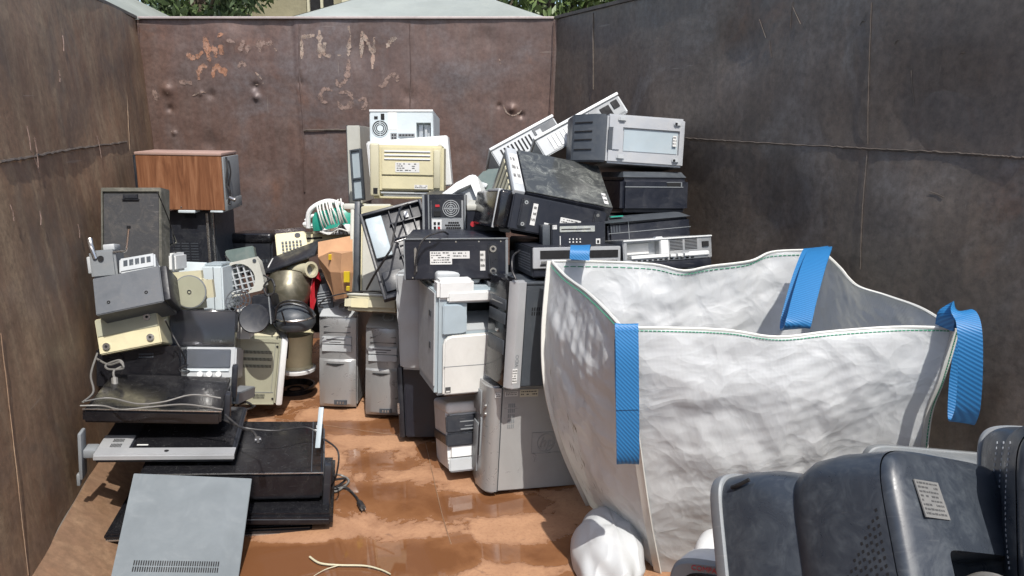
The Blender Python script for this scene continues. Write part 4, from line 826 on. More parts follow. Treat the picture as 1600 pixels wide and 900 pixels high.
cable('power_cord', [(352, 648, 2.38), (376, 668, 2.34), (396, 675, 2.30), (403, 690, 2.27), (403, 688, 2.20)], 'cable', 'black cord ending in a two-pin plug on the thick black television', 0.0035, plug=True)
cable('power_cord', [(368, 602, 3.0), (374, 622, 2.9), (392, 632, 2.8), (398, 634, 2.7)], 'cable', 'black cord hanging across the olive-beige monitor back', 0.003)
cable('power_cord', [(350, 656, 2.36), (380, 668, 2.40), (430, 673, 2.42), (480, 668, 2.5), (505, 685, 2.48), (528, 705, 2.42), (526, 740, 2.40), (518, 760, 2.44)], 'cable', 'long cord lying across the thick black television and dropping over its edge', 0.0032)
cable('power_cord', [G(520, 750, 0.05), G(540, 748, 0.03), G(530, 758, 0.01), G(518, 764, 0.01), G(540, 762, 0.008), G(555, 775, 0.006), G(562, 786, 0.012)], 'cable', 'black cord with a plug trailing over the wet floor', 0.0045, plug=True)
cable('power_cord', [G(508, 745, 0.06), G(530, 742, 0.02), G(545, 752, 0.008), G(524, 768, 0.008), G(516, 755, 0.02)], 'gcable', 'grey loop of cord bunched at the foot of the thick black television', 0.004)
cable('power_cord', [(258, 500, 2.64), (268, 520, 2.7), (282, 545, 2.68), (290, 565, 2.72), (284, 575, 2.72), (296, 580, 2.70), (288, 584, 2.7), (280, 576, 2.7), (294, 570, 2.7)], 'cable', 'thin black cord hanging from the dark grey player over the record player', 0.0026)
cable('power_cord', [(246, 300, 2.93), (266, 350, 3.05), (272, 385, 3.05), (278, 405, 3.1)], 'cable', 'thin wire trailing down the narrow speaker cabinet', 0.0022)
# twig on the floor
q = [G(x, y, 0.008) for x, y in ((484, 870), (500, 880), (530, 883), (570, 884), (595, 890), (610, 897))]; base = q[0]
r = thing('twig', 'pale bare twig lying in the puddle at the front', 'twig', Matrix.Translation(base)); bm = bmesh.new(); tube(bm, [p-base for p in spline(q, 6)], 0.0035, 7, 0.6)
q2 = [G(x, y, 0.008) for x, y in ((530, 883), (508, 890), (490, 900))]; tube(bm, [p-base for p in spline(q2, 6)], 0.0018, 6, 0.5); link('stem', bm, M['cream'], r)

for lab, mt, rr, pts in (
  ('black cord looped over the domed dark grey cooker', 'cable', 0.0045, [(430, 500, 3.16), (434, 478, 3.14), (452, 470, 3.12), (475, 474, 3.14), (488, 490, 3.16)]),
  ('black cord tangle between the fan housing and the metal pot', 'cable', 0.004, [(412, 430, 3.26), (426, 440, 3.22), (428, 456, 3.2), (418, 462, 3.2), (412, 448, 3.22), (424, 436, 3.22), (430, 448, 3.2)]),
  ('thin cord hanging down the front of the cream bowl', 'cable', 0.0035, [(440, 486, 3.16), (446, 508, 3.2), (450, 535, 3.28), (449, 560, 3.3)]),
  ('white cord trailing from the iron down over the flat cream scanner', 'wcable', 0.004, [(552, 340, 3.62), (560, 352, 3.6), (548, 362, 3.62), (530, 358, 3.62), (515, 366, 3.64), (500, 362, 3.62)]),
  ('black cord lying along the black vented cabinet foot', 'cable', 0.004, [(352, 400, 3.4), (360, 412, 3.36), (356, 430, 3.3), (362, 444, 3.28)]),
  ('black cord hanging over the front of the wide black computer', 'cable', 0.0035, [(700, 366, 2.80), (690, 362, 2.66), (664, 372, 2.64), (652, 395, 2.63), (648, 430, 2.63)]),
  ('black cord drooping off the recorder beside the silver front edge', 'cable', 0.0035, [(812, 392, 2.6), (802, 400, 2.5), (800, 420, 2.46), (806, 436, 2.44)]),
  ('black cord bunched at the foot of the olive beige monitor', 'cable', 0.004, [(372, 618, 2.9), (365, 636, 2.8), (380, 640, 2.75), (395, 636, 2.8), (385, 628, 2.85), (372, 634, 2.8)])):
    cable('power_cord', pts, mt, lab, rr)
# ================================================================== SILVER TOWERS
def silver_tower(label, bl, br, tl, Y, seed):
    r, a, h, F, b = boxy('computer_tower', label, 'computer', bl, br, tl, Y, 0.40, 'silver', 0.010, part='casing', group='silver computer towers', seg=3)
    b.data.materials[0] = M['zinc'] if False else M['silver']
    def bez(bm):     # bowed front bezel
        n = 10; prof = []
        rows = [(0, 0.010), (0.04, 0.028), (0.30, 0.040), (0.50, 0.036), (0.52, 0.026), (0.80, 0.024), (0.9, 0.030), (0.955, 0.022)]
        G_ = [[bm.verts.new((a*(0.015+0.97*i/n), -o*(1-0.55*abs(2*i/n-1)**2.5)-0.001, v*h)) for i in range(n+1)] for v, o in rows]
        B_ = [[bm.verts.new((a*(0.015+0.97*i/n), -0.0005, v*h)) for i in range(n+1)] for v, o in rows]
        for A, C in zip(G_, G_[1:]):
            for i in range(n): bm.faces.new((A[i], A[i+1], C[i+1], C[i]))
        bm.faces.new(G_[-1]+B_[-1][::-1]); bm.faces.new(G_[0][::-1]+B_[0])
        bm.faces.new([g[0] for g in G_]+[g[0] for g in B_][::-1]); bm.faces.new([g[-1] for g in G_][::-1]+[g[-1] for g in B_])
    f = add(r, 'front_bezel', 'silver', bez, 30)
    add(f, 'drive_bay', 'lgrey', lambda bm: (slab(bm, F['front'], 0.10, 0.68, 0.88, 0.755, 0.018, 0.033, 0.002), slab(bm, F['front'], 0.10, 0.60, 0.88, 0.672, 0.018, 0.031, 0.002)))
    add(f, 'drive_slot', 'hole', lambda bm: (slab(bm, F['front'], 0.22, 0.725, 0.72, 0.733, 0.030, 0.034), slab(bm, F['front'], 0.14, 0.80, 0.84, 0.803, 0.018, 0.0262), slab(bm, F['front'], 0.14, 0.86, 0.84, 0.863, 0.018, 0.0268), slab(bm, F['front'], 0.3, 0.70, 0.6, 0.705, 0.030, 0.034)))
    add(f, 'pull_slot', 'hole', lambda bm: poly(bm, [(a*0.22, -0.0395, h*0.478), (a*0.42, -0.0415, h*0.455), (a*0.52, -0.0415, h*0.455), (a*0.70, -0.0395, h*0.478)], (0, 0.006, 0)))
    p = add(f, 'port_panel', 'dgrey', lambda bm: slab(bm, F['front'], 0.42, 0.035, 0.76, 0.085, 0.012, 0.033, 0.001))
    add(p, 'port', 'chrome', lambda bm: slots(bm, F['front'], 0.48, 0.045, 0.70, 0.072, 3, 1, 0.45, 0.8, 0.0325, 0.0345))
    # sloping top cap with its round power button
    cap = add(r, 'top_cap', 'lgrey', lambda bm: (poly(bm, [(0.004, -0.024, h*0.955), (0.004, -0.030, h*0.965), (0.004, 0.05, h+0.016), (0.004, 0.16, h+0.02), (0.004, 0.20, h+0.002), (0.004, 0.02, h*0.958)], (a-0.008, 0, 0)), bmesh.ops.bevel(bm, geom=bm.edges[:], offset=0.004, segments=2, affect='EDGES')), 30)
    mx = Matrix.Translation((a*0.56, 0.045, h+0.018)) @ Matrix.Rotation(R(28), 4, 'X')
    d_ = add(cap, 'power_button', 'disc', lambda bm: lathe(bm, [(0, 0.006), (0.016, 0.006), (0.020, 0.0), (0.020, -0.004)], 26, mx), 30); add(d_, 'button_ring', 'lgrey', lambda bm: lathe(bm, [(0.021, 0.0), (0.026, 0.001), (0.026, -0.006), (0.021, -0.006)], 26, mx))
    add(r, 'side_panel', 'zinc', lambda bm: (slab(bm, F['left'], 0.02, 0.02, 0.97, 0.97, -0.001, 0.003, 0.001),))
    return r
silver_tower('silver computer tower of the pair that stands nearer the black ring dish', (500, 633), (558, 635), (498, 487), (3.33, 3.33, 3.36), 1)
silver_tower('silver computer tower of the pair that stands nearer the low black tower', (571, 646), (627, 648), (567, 504), (3.22, 3.22, 3.25), 2)
r, a, h, F, b = boxy('flat_scanner', 'flat cream scanner with rounded edges lying across the two silver towers', 'scanner', (536, 484), (622, 488), (533, 460), (3.16, 3.14, 3.18), 0.24, 'cream', 0.016, seg=4)
add(r, 'lid', 'beige', lambda bm: bx(bm, 0.005, 0.01, h-0.004, a-0.005, 0.23, h+0.010, 0.008, 3))
add(r, 'stain', 'cream2', lambda bm: slab(bm, F['front'], 0.14, 0.2, 0.45, 0.8, -0.001, 0.0006))
add(r, 'end_slot', 'hole', lambda bm: slab(bm, F['left'], 0.1, 0.3, 0.5, 0.5, -0.001, 0.001))

# ================================================================== LEANING PANELS
r, a, h, F, b = boxy('crt_monitor', 'grey beige monitor on its side behind the ribbed black tray', 'monitor', (562, 458), (612, 458), (556, 318), (3.34, 3.34, 3.46), 0.14, 'beige', 0.012)
add(r, 'bezel', 'dgrey', lambda bm: bx(bm, -0.028, -0.012, 0.0, -0.002, 0.09, h*1.02, 0.005))
add(r, 'bezel_edge', 'beige', lambda bm: (bx(bm, -0.046, -0.006, 0.0, -0.029, 0.09, h*1.0, 0.004), bx(bm, -0.08, -0.01, h*0.93, -0.002, 0.09, h*1.0, 0.008)))
add(r, 'trim', 'cream2', lambda bm: bx(bm, 0.004, -0.008, h*0.03, 0.010, -0.001, h*0.9, 0.002))
r, a, h, F, b = boxy('beige_case', 'plain beige desktop case under the cream laser printer', 'computer', (566, 374), (658, 372), (566, 322), (3.42, 3.42, 3.44), 0.36, 'cream', 0.006)
add(r, 'seam', 'olive', lambda bm: slab(bm, F['front'], 0.03, 0.1, 0.97, 0.13, -0.001, 0.001))
# black moulded tray with a pale label
Mx, a, h = fit((600, 470), (664, 452), (556, 338), 2.98, 3.02, 3.16); r = thing('printer_tray', 'black ribbed plastic printer base, tilted, with a blank pale blue label', 'tray', Mx); F = faces_of(a*1.55, 0.03, h)
W = a*1.55
def tray(bm):
    bx(bm, 0, 0.012, 0, W, 0.03, h, 0.003)
    bx(bm, 0, -0.012, 0, 0.012, 0.012, h, 0.002); bx(bm, W-0.012, -0.012, 0, W, 0.012, h, 0.002); bx(bm, 0.012, -0.012, h-0.012, W-0.012, 0.012, h, 0.002); bx(bm, 0.012, -0.012, 0, W-0.012, 0.012, 0.012, 0.002)
    for v in (0.22, 0.42, 0.62, 0.80): bx(bm, W*0.42, -0.006, h*v, W-0.012, 0.012, h*v+0.006, 0.001)
    for u in (0.45, 0.62, 0.80): bx(bm, W*u, -0.004, 0.014, W*u+0.005, 0.012, h-0.014, 0.001)
    bx(bm, W*0.08, -0.006, h*0.08, W*0.38, 0.011, h*0.3, 0.003)
add(r, 'base', 'black', tray); add(r, 'label_plate', 'mfp', lambda bm: bx(bm, W*0.07, -0.010, h*0.46, W*0.33, 0.011, h*0.93, 0.004))
add(r, 'rod', 'chrome', lambda bm: tube(bm, [(W*0.42, -0.018, h*0.58), (W*0.98, -0.018, h*0.60)], 0.004, 8)); add(r, 'clip', 'white', lambda bm: bx(bm, W*0.68, -0.010, h*0.83, W*0.74, 0.0, h*0.90, 0.001))
cable('power_cord', [(637, 319, 3.16), (626, 326, 3.06), (618, 352, 3.0), (612, 385, 2.96), (604, 400, 2.95), (585, 430, 2.98), (573, 452, 3.05)], 'cable', 'dark cord looping diagonally down over the tilted black tray', 0.0045)
cable('power_cord', [(505, 480, 3.22), (498, 478, 3.20), (510, 466, 3.18), (540, 458, 3.18), (580, 455, 3.14), (600, 458, 3.1)], 'cable', 'thin black cord lying over a silver tower top and the cream scanner', 0.003)

# ================================================================== BACK CENTRE STACK
r, a, h, F, b = boxy('computer_case', 'tall grey beige case on end against the back wall beside the topmost white computer', 'computer', (546, 318), (566, 318), (543, 196), (4.0, 4.0, 4.02), 0.34, 'beige', 0.004)
add(r, 'edge_strip', 'dgrey', lambda bm: slab(bm, F['left'], 0.9, 0, 0.98, 1, -0.001, 0.004)); add(r, 'foot', 'olive', lambda bm: bx(bm, 0.02, -0.03, -0.04, 0.09, 0.06, -0.002, 0.006))
Mx, a, h = fit((551, 314), (566, 312), (560, 232), 3.80, 3.78, 3.84); r = thing('screen_frame', 'narrow dark frame with a pale sheet, between the tall beige case and the laser printer', 'frame', Mx)
add(r, 'frame', 'dgrey', lambda bm: (bx(bm, 0, 0, 0, 0.008, 0.02, h, 0.002), bx(bm, a, 0, 0, a+0.008, 0.02, h, 0.002), bx(bm, 0.008, 0, 0, a, 0.02, 0.01, 0.002), bx(bm, 0.008, 0, h-0.01, a, 0.02, h, 0.002), bx(bm, 0.008, 0, h*0.4, a, 0.02, h*0.44, 0.002)))
add(r, 'sheet', 'mfp', lambda bm: bx(bm, 0.008, 0.01, 0.01, a, 0.014, h-0.01))
r, a, h, F, b = boxy('desktop_computer', 'pale computer with ring fan grille and open drive bay, topmost above the laser printer', 'computer', (578, 222), (677, 222), (573, 171), (3.72, 3.72, 3.74), 0.34, 'bwhite', 0.004, {'front': (0.735, 0.06, 0.965, 0.60, 0.05)}, part='casing')
add(r, 'top_edge', 'white', lambda bm: slab(bm, F['front'], 0.0, 0.93, 1.0, 0.995, -0.001, 0.004, 0.001))
fn = add(r, 'fan_grille', 'hole', lambda bm: disc(bm, F['front'], 0.165, 0.42, 0.040, a, h, -0.001, 0.0012, 30))
add(fn, 'ring', 'bwhite', lambda bm: ([disc(bm, F['front'], 0.165, 0.42, q, a, h, 0.0005, 0.003, 30, q-0.0032) for q in (0.040, 0.031, 0.023)], disc(bm, F['front'], 0.165, 0.42, 0.015, a, h, 0.0005, 0.003, 24), [slab(bm, F['front'], 0.165-0.004+dx, 0.42-dv, 0.165+0.004+dx, 0.42+dv, 0.0005, 0.0032) for dx, dv in ((0, 0.25),)]))
so_ = add(r, 'power_socket', 'hole', lambda bm: (slab(bm, F['front'], 0.18, 0.68, 0.235, 0.87, -0.001, 0.004, 0.001), slab(bm, F['front'], 0.075, 0.71, 0.13, 0.79, -0.001, 0.003)))
add(r, 'paper', 'label', lambda bm: slab(bm, F['front'], 0.29, 0.38, 0.43, 0.92, -0.001, 0.0015))
add(r, 'port_strip', 'grey', lambda bm: (slab(bm, F['front'], 0.33, 0.06, 0.43, 0.28, -0.001, 0.003), slab(bm, F['front'], 0.45, 0.16, 0.71, 0.26, -0.001, 0.005), slab(bm, F['front'], 0.47, 0.02, 0.60, 0.12, -0.001, 0.004), slab(bm, F['front'], 0.64, 0.02, 0.74, 0.12, -0.001, 0.004)))
add(r, 'port', 'hole', lambda bm: (slots(bm, F['front'], 0.34, 0.08, 0.42, 0.26, 2, 2, 0.6, 0.6, 0.0025, 0.0045), slots(bm, F['front'], 0.46, 0.17, 0.70, 0.25, 5, 1, 0.7, 0.6, 0.0045, 0.006)))
add(r, 'bay_drive', 'zinc', lambda bm: (slab(bm, F['front'], 0.77, 0.10, 0.83, 0.55, -0.049, -0.03), slab(bm, F['front'], 0.85, 0.10, 0.94, 0.55, -0.049, -0.036), slab(bm, F['front'], 0.86, 0.14, 0.90, 0.4, -0.0355, -0.02)))
r, a, h, F, b = boxy('white_case', 'white computer case on its side with three round feet, behind the cream laser printer', 'computer', (580, 300), (706, 290), (576, 221), (3.64, 3.64, 3.66), 0.10, 'white', 0.006)
for v in (0.78, 0.34): add(r, 'foot', 'beige', lambda bm: disc(bm, F['front'], 0.90, v, 0.012, a, h, -0.001, 0.006, 16))
add(r, 'foot', 'beige', lambda bm: slab(bm, F['front'], 0.04, 0.86, 0.10, 0.93, -0.001, 0.006, 0.002))
r, a, h, F, b = boxy('laser_printer', 'cream laser printer with three top louvres and a rating sticker, below the topmost computer', 'printer', (580, 310), (693, 312), (580, 226), (3.50, 3.50, 3.52), 0.13, 'cream2', 0.010, {'front': (0.12, 0.02, 0.80, 0.16, 0.03)})
add(r, 'side_cover', 'cream', lambda bm: bx(bm, -0.002, -0.02, 0.012, 0.040, -0.001, h+0.006, 0.008, 3)); add(r, 'side_cover', 'cream', lambda bm: bx(bm, a-0.045, -0.012, 0.05, a-0.015, -0.001, h-0.02, 0.005))
add(r, 'rear_door', 'cream2', lambda bm: (slab(bm, F['front'], 0.15, 0.44, 0.86, 0.97, -0.001, 0.010, 0.004), slab(bm, F['front'], 0.15, 0.18, 0.86, 0.425, -0.001, 0.007, 0.003)))
add(r, 'louvre', 'white', lambda bm: [slab(bm, F['front'], 0.19, v, 0.82, v+0.028, 0.009, 0.014, 0.001) for v in (0.87, 0.80, 0.73)])
add(r, 'louvre_gap', 'hole', lambda bm: [slab(bm, F['front'], 0.19, v, 0.82, v+0.010, 0.009, 0.0107) for v in (0.86, 0.79, 0.72)])
Fs = {k: v for k, v in F.items()}; sticker(r, lambda u, v, o: F['front'](u, v, o+0.010), 0.34, 0.50, 0.67, 0.68, 4, 3, cols=2)
sticker(r, lambda u, v, o: F['front'](u, v, o+0.007), 0.60, 0.19, 0.78, 0.27, 2, 4)
add(r, 'roller_bar', 'lgrey', lambda bm: (slab(bm, F['front'], 0.16, 0.04, 0.78, 0.09, -0.029, -0.012, 0.002), slab(bm, F['front'], 0.13, 0.10, 0.79, 0.13, -0.029, -0.004)))
add(r, 'switch', 'hole', lambda bm: slab(bm, F['front'], 0.04, 0.09, 0.10, 0.2, 0.019, 0.0215))
# white curved cover, green-grey printer body
Mx, a, h = fit((690, 322), (752, 318), (690, 275), 3.18, 3.14, 3.24); r = thing('plastic_cover', 'curved white plastic cover lying between the laser printer and the green-grey case', 'cover', Mx)
add(r, 'shell', 'white', lambda bm: (poly(bm, [(-0.02, 0, h*0.35), (a*0.35, 0, h*0.75), (a*0.70, 0, h), (a*0.86, 0, h*0.95), (a*1.06, 0, 0.0), (a*0.92, 0, -0.01), (a*0.74, 0, h*0.72), (a*0.4, 0, h*0.5), (0, 0, h*0.12)], (0, 0.11, 0)), bmesh.ops.bevel(bm, geom=bm.edges[:], offset=0.006, segments=3, affect='EDGES')))
add(r, 'inner_face', 'lgrey', lambda bm: poly(bm, [(0.0, 0.03, h*0.1), (a*0.4, 0.03, h*0.48), (a*0.72, 0.03, h*0.70), (a*0.9, 0.03, 0.0)], (0, 0.06, 0)))
Mx, a, h = fit((712, 300), (790, 330), (742, 244), 3.30, 3.22, 3.36); r = thing('tilted_printer', 'green-grey rounded plastic case behind the white curved cover, tilted against the silver computer', 'printer', Mx)
add(r, 'casing', 'greengrey', lambda bm: (poly(bm, [(0, 0, -0.05), (a, 0, -0.03), (a*1.05, 0, h*0.9), (a*0.7, 0, h*1.05), (a*0.3, 0, h*0.8)], (0, 0.2, 0)), bmesh.ops.bevel(bm, geom=bm.edges[:], offset=0.012, segments=3, affect='EDGES')))
add(r, 'knob', 'hole', lambda bm: disc(bm, lambda u, v, o: Vector((u, -o, v)), a*0.75, h*0.86, 0.016, 1, 1, -0.001, 0.008, 18)); add(r, 'latch', 'lgrey', lambda bm: bx(bm, a*0.3, -0.012, h*0.35, a*0.5, -0.001, h*0.45, 0.003))
# tilted silver computers
def leaner(label, bl, br, tl, Y, d, rear):
    r, a, h, F, b = boxy('silver_computer', label, 'computer', bl, br, tl, Y, d, 'lgrey', 0.004)
    add(r, 'edge_cover', 'white', lambda bm: bx(bm, -0.002, -0.006, h+0.001, a+0.002, d, h+0.014, 0.004))
    return r, a, h, F
r, a, h, F = leaner('steeply tilted silver computer with a row of dark slots, next to the green grey printer', (782, 262), (880, 208), (764, 238), (3.34, 3.42, 3.36), 0.30, 0)
add(r, 'vent_slot', 'hole', lambda bm: slots(bm, F['front'], 0.10, 0.12, 0.60, 0.86, 9, 1, 0.42, 0.9, -0.001, 0.0015), 0)
add(r, 'rear_panel', 'dgrey', lambda bm: slab(bm, F['front'], 0.64, 0.06, 0.98, 0.94, -0.001, 0.003, 0.001)); add(r, 'bracket', 'lgrey', lambda bm: (slab(bm, F['front'], 0.67, 0.15, 0.75, 0.8, 0.002, 0.006), slab(bm, F['front'], 0.78, 0.2, 0.93, 0.5, 0.002, 0.006)))
r, a, h, F = leaner('steeply tilted silver computer with its power socket at the raised end, highest in the pile', (852, 246), (982, 174), (832, 222), (3.14, 3.24, 3.16), 0.28, 1)
add(r, 'slot_cover', 'white', lambda bm: slots(bm, F['front'], 0.12, 0.10, 0.50, 0.88, 8, 1, 0.7, 0.92, -0.001, 0.003), 0)
add(r, 'power_unit', 'grey', lambda bm: slab(bm, F['front'], 0.62, 0.08, 0.98, 0.94, -0.001, 0.003, 0.001)); add(r, 'power_socket', 'hole', lambda bm: (slab(bm, F['front'], 0.88, 0.45, 0.95, 0.85, 0.002, 0.008), slab(bm, F['front'], 0.74, 0.2, 0.85, 0.8, 0.002, 0.005), slab(bm, F['front'], 0.52, 0.1, 0.57, 0.9, -0.001, 0.002)))
# silver tower on its side
r, a, h, F, b = boxy('computer_tower', 'silver tower lying on its side, its underside pan and oval feet showing', 'computer', (946, 254), (1067, 262), (952, 177), (2.96, 3.0, 2.99), 0.40, 'silver2', 0.008, {'front': (0.20, 0.24, 0.93, 0.74, 0.010)})
add(r, 'pan', 'greengrey', lambda bm: slab(bm, F['front'], 0.22, 0.27, 0.915, 0.71, -0.0098, -0.007)); r.children[-1].data.materials[0] = M['mfp']
add(r, 'handle_recess', 'dgrey', lambda bm: slab(bm, F['front'], 0.015, 0.27, 0.09, 0.73, -0.001, 0.002, 0.001)); add(r, 'handle', 'silver2', lambda bm: slab(bm, F['front'], 0.07, 0.27, 0.16, 0.73, -0.001, 0.005, 0.002))
for u, v in ((0.18, 0.90), (0.18, 0.13)): add(r, 'foot', 'lgrey', lambda bm: slab(bm, F['front'], u-0.05, v-0.055, u+0.05, v+0.055, -0.001, 0.010, 0.005))
for u, v in ((0.89, 0.88), (0.89, 0.13)): add(add(r, 'foot', 'lgrey', lambda bm: slab(bm, F['front'], u-0.045, v-0.05, u+0.045, v+0.05, -0.001, 0.009, 0.004)), 'screw', 'hole', lambda bm: disc(bm, F['front'], u-0.02, v, 0.005, a, h, 0.008, 0.0105, 12))
sticker(r, F['front'], 0.845, 0.42, 0.895, 0.64, 3, 9, o=0.001)
def bezel_left(bm):
    rows = [(0, 0, 0.0), (0.012, -0.035, -0.004), (0.10, -0.11, 0.004), (0.16, -0.12, 0.01)]
    A = [[bm.verts.new((x, y, z)) for z in (0.004, h-0.004)] for x, y in ((0.0, -0.0), (-0.05, 0.0), (-0.105, 0.03), (-0.115, 0.16), (-0.002, 0.18), (-0.002, 0.0))]
    n = len(A)
    for k in range(n-1): bm.faces.new((A[k][0], A[k+1][0], A[k+1][1], A[k][1]))
    bm.faces.new([q[1] for q in A[:-1]]); bm.faces.new([q[0] for q in A[:-1]][::-1])
def bz(bm):
    poly(bm, [(-0.002, -0.004, 0.003), (-0.045, 0.006, 0.003), (-0.118, 0.075, 0.003), (-0.118, 0.18, 0.003), (-0.002, 0.18, 0.003)], (0, 0, h-0.006)); bmesh.ops.bevel(bm, geom=bm.edges[:], offset=0.005, segments=2, affect='EDGES')
add(r, 'front_bezel', 'dgrey', bz)
add(r, 'drive_slot', 'hole', lambda bm: [poly(bm, [(-0.055-0.0, 0.0135, h*v), (-0.112, 0.067, h*v), (-0.112, 0.067, h*v+0.004), (-0.055, 0.0135, h*v+0.004)], (-0.0006, -0.0022, 0)) for v in (0.25, 0.45, 0.62, 0.8)])
# dusty dark computer, lying tilted
r, a, h, F, b = boxy('dusty_computer', 'dark glossy computer with dust smears and painted reflections on its side, cream drive bays', 'computer', (822, 300), (958, 326), (838, 240), (2.72, 2.80, 2.98), 0.19, 'steelblack', 0.004)
pn = add(r, 'side_panel', 'dgrey', lambda bm: slab(bm, F['front'], 0.005, 0.01, 0.995, 0.99, -0.001, 0.003, 0.001)); pn.data.materials[0] = M['gl2'] = plastic('smear_reflection_steel', (0.05, 0.053, 0.052), 0.14, 0.8, dcol=(0.26, 0.27, 0.24), grain=0.02)  # dust smears, which also paint in the panel's wall and sky reflections
fb = add(r, 'front_bezel', 'lgrey', lambda bm: bx(bm, -0.045, -0.002, -0.002, -0.002, 0.19, h+0.002, 0.006))
add(fb, 'bay_face', 'dgrey', lambda bm: slab(bm, lambda u, v, o: Vector((-0.045-o, 0.19-u*0.19, v*h)), 0.06, 0.05, 0.94, 0.95, -0.001, 0.003, 0.001))
add(fb, 'drive_bay', 'cream', lambda bm: [slab(bm, lambda u, v, o: Vector((-0.045-o, 0.19-u*0.19, v*h)), 0.12, v, 0.88, v+0.09, 0.002, 0.006, 0.001) for v in (0.12, 0.26, 0.42, 0.58, 0.74)])
sticker(r, lambda u, v, o: Vector((-0.045+u*0.043, -0.002-o, v*h)), 0.15, 0.15, 0.9, 0.85, 3, 12)
sticker(r, lambda u, v, o: F['front'](u, v, o+0.003), 0.905, 0.06, 0.955, 0.30, 2, 5)
# black computer under it with feet
r, a, h, F, b = boxy('computer_tower', 'black computer on its side with long oval feet, directly under the dusty glossy one', 'computer', (793, 357), (938, 386), (801, 300), (2.68, 2.76, 2.70), 0.40, 'steelblack', 0.005)
fb = add(r, 'front_bezel', 'gloss', lambda bm: bx(bm, -0.05, 0.0, -0.004, -0.002, 0.40, h+0.004, 0.012, 3)); add(fb, 'bezel_frame', 'lgrey', lambda bm: (bx(bm, -0.053, 0.02, -0.006, -0.044, 0.03, h+0.004, 0.001), bx(bm, -0.052, 0.03, h-0.004, -0.012, 0.2, h+0.0055, 0.001)))
for u in (0.13,): add(add(r, 'foot', 'black', lambda bm: slab(bm, F['front'], u-0.045, 0.10, u+0.045, 0.92, -0.001, 0.012, 0.005)), 'screw', 'chrome', lambda bm: [disc(bm, F['front'], u, v, 0.007, a, h, 0.011, 0.014, 12, 0.003) for v in (0.2, 0.8)])
add(add(r, 'foot', 'black', lambda bm: slab(bm, F['front'], 0.86, 0.30, 0.93, 0.98, -0.001, 0.010, 0.004)), 'screw', 'chrome', lambda bm: disc(bm, F['front'], 0.895, 0.85, 0.006, a, h, 0.009, 0.012, 12))
sticker(r, F['front'], 0.215, 0.22, 0.265, 0.82, 3, 6); sticker(r, F['front'], 0.36, 0.12, 0.43, 0.36, 2, 7); sticker(r, F['front'], 0.52, 0.42, 0.74, 0.60, 2, 8)
# black printers by the wall
r, a, h, F, b = boxy('inkjet_printer', 'boxy black printer with a thin slot line, directly under the silver tower on its side', 'printer', (970, 332), (1076, 332), (969, 277), (2.92, 2.98, 2.93), 0.34, 'steelblack', 0.016, seg=3)
add(r, 'lid', 'dgrey', lambda bm: (poly(bm, [(0.01, 0.012, h+0.001), (a-0.01, 0.012, h+0.001), (a-0.02, 0.04, h+0.022), (0.02, 0.04, h+0.022)], (0, 0.25, 0)),))
add(r, 'slot_line', 'grey', lambda bm: slab(bm, F['front'], 0.05, 0.72, 0.90, 0.745, -0.001, 0.002)); add(r, 'slot', 'hole', lambda bm: slab(bm, F['front'], 0.66, 0.76, 0.86, 0.86, -0.001, 0.0025)); add(r, 'slot_frame', 'grey', lambda bm: (slab(bm, F['front'], 0.65, 0.86, 0.88, 0.875, -0.001, 0.003), slab(bm, F['front'], 0.865, 0.74, 0.88, 0.86, -0.001, 0.003)))
r, a, h, F, b = boxy('inkjet_printer', 'low black printer with a flat grey lid, directly under the boxy black printer', 'printer', (952, 384), (1080, 372), (950, 349), (2.80, 2.88, 2.81), 0.36, 'steelblack', 0.010, seg=3)
add(r, 'lid', 'dgrey', lambda bm: (poly(bm, [(-0.02, -0.015, h+0.001), (a, -0.005, h+0.001), (a-0.02, 0.05, h+0.018), (0.0, 0.05, h+0.018)], (0, 0.26, 0.012)),))
add(r, 'seam', 'grey', lambda bm: (slab(bm, F['front'], 0.0, 0.52, 1.0, 0.545, -0.001, 0.0015), slab(bm, F['front'], 0.24, 0.0, 0.246, 1.0, -0.001, 0.0014))); add(r, 'panel', 'dgrey', lambda bm: slots(bm, F['front'], 0.02, 0.55, 0.15, 0.9, 4, 1, 0.5, 0.9)); add(r, 'tape', 'teal', lambda bm: bx(bm, 0.02, 0.02, h+0.02, 0.07, 0.04, h+0.024))
# small black computer with optical drive
r, a, h, F, b = boxy('mini_computer', 'small black computer front with a bright disc drive slot and a row of sockets', 'computer', (862, 388), (946, 386), (863, 350), (2.62, 2.64, 2.63), 0.10, 'steelblack', 0.004)
add(r, 'disc_drive', 'chrome', lambda bm: slab(bm, F['front'], 0.15, 0.66, 0.80, 0.90, -0.001, 0.004, 0.001)); add(r, 'drive_slot', 'hole', lambda bm: slab(bm, F['front'], 0.18, 0.74, 0.72, 0.79, 0.003, 0.0055))
add(r, 'port', 'label', lambda bm: (slots(bm, F['front'], 0.30, 0.18, 0.56, 0.42, 4, 2, 0.35, 0.5, -0.001, 0.003), slab(bm, F['front'], 0.82, 0.14, 0.90, 0.36, -0.001, 0.003), slab(bm, F['front'], 0.15, 0.12, 0.165, 0.5, -0.001, 0.003)))
add(r, 'port_core', 'hole', lambda bm: (slab(bm, F['front'], 0.84, 0.18, 0.88, 0.30, 0.002, 0.004),)); add(r, 'side_panel', 'dgrey', lambda bm: bx(bm, -0.030, 0.012, 0.0, -0.002, 0.1, h-0.004, 0.003)); sticker(r, F['front'], 0.02, 0.78, 0.10, 0.95, 2, 3)
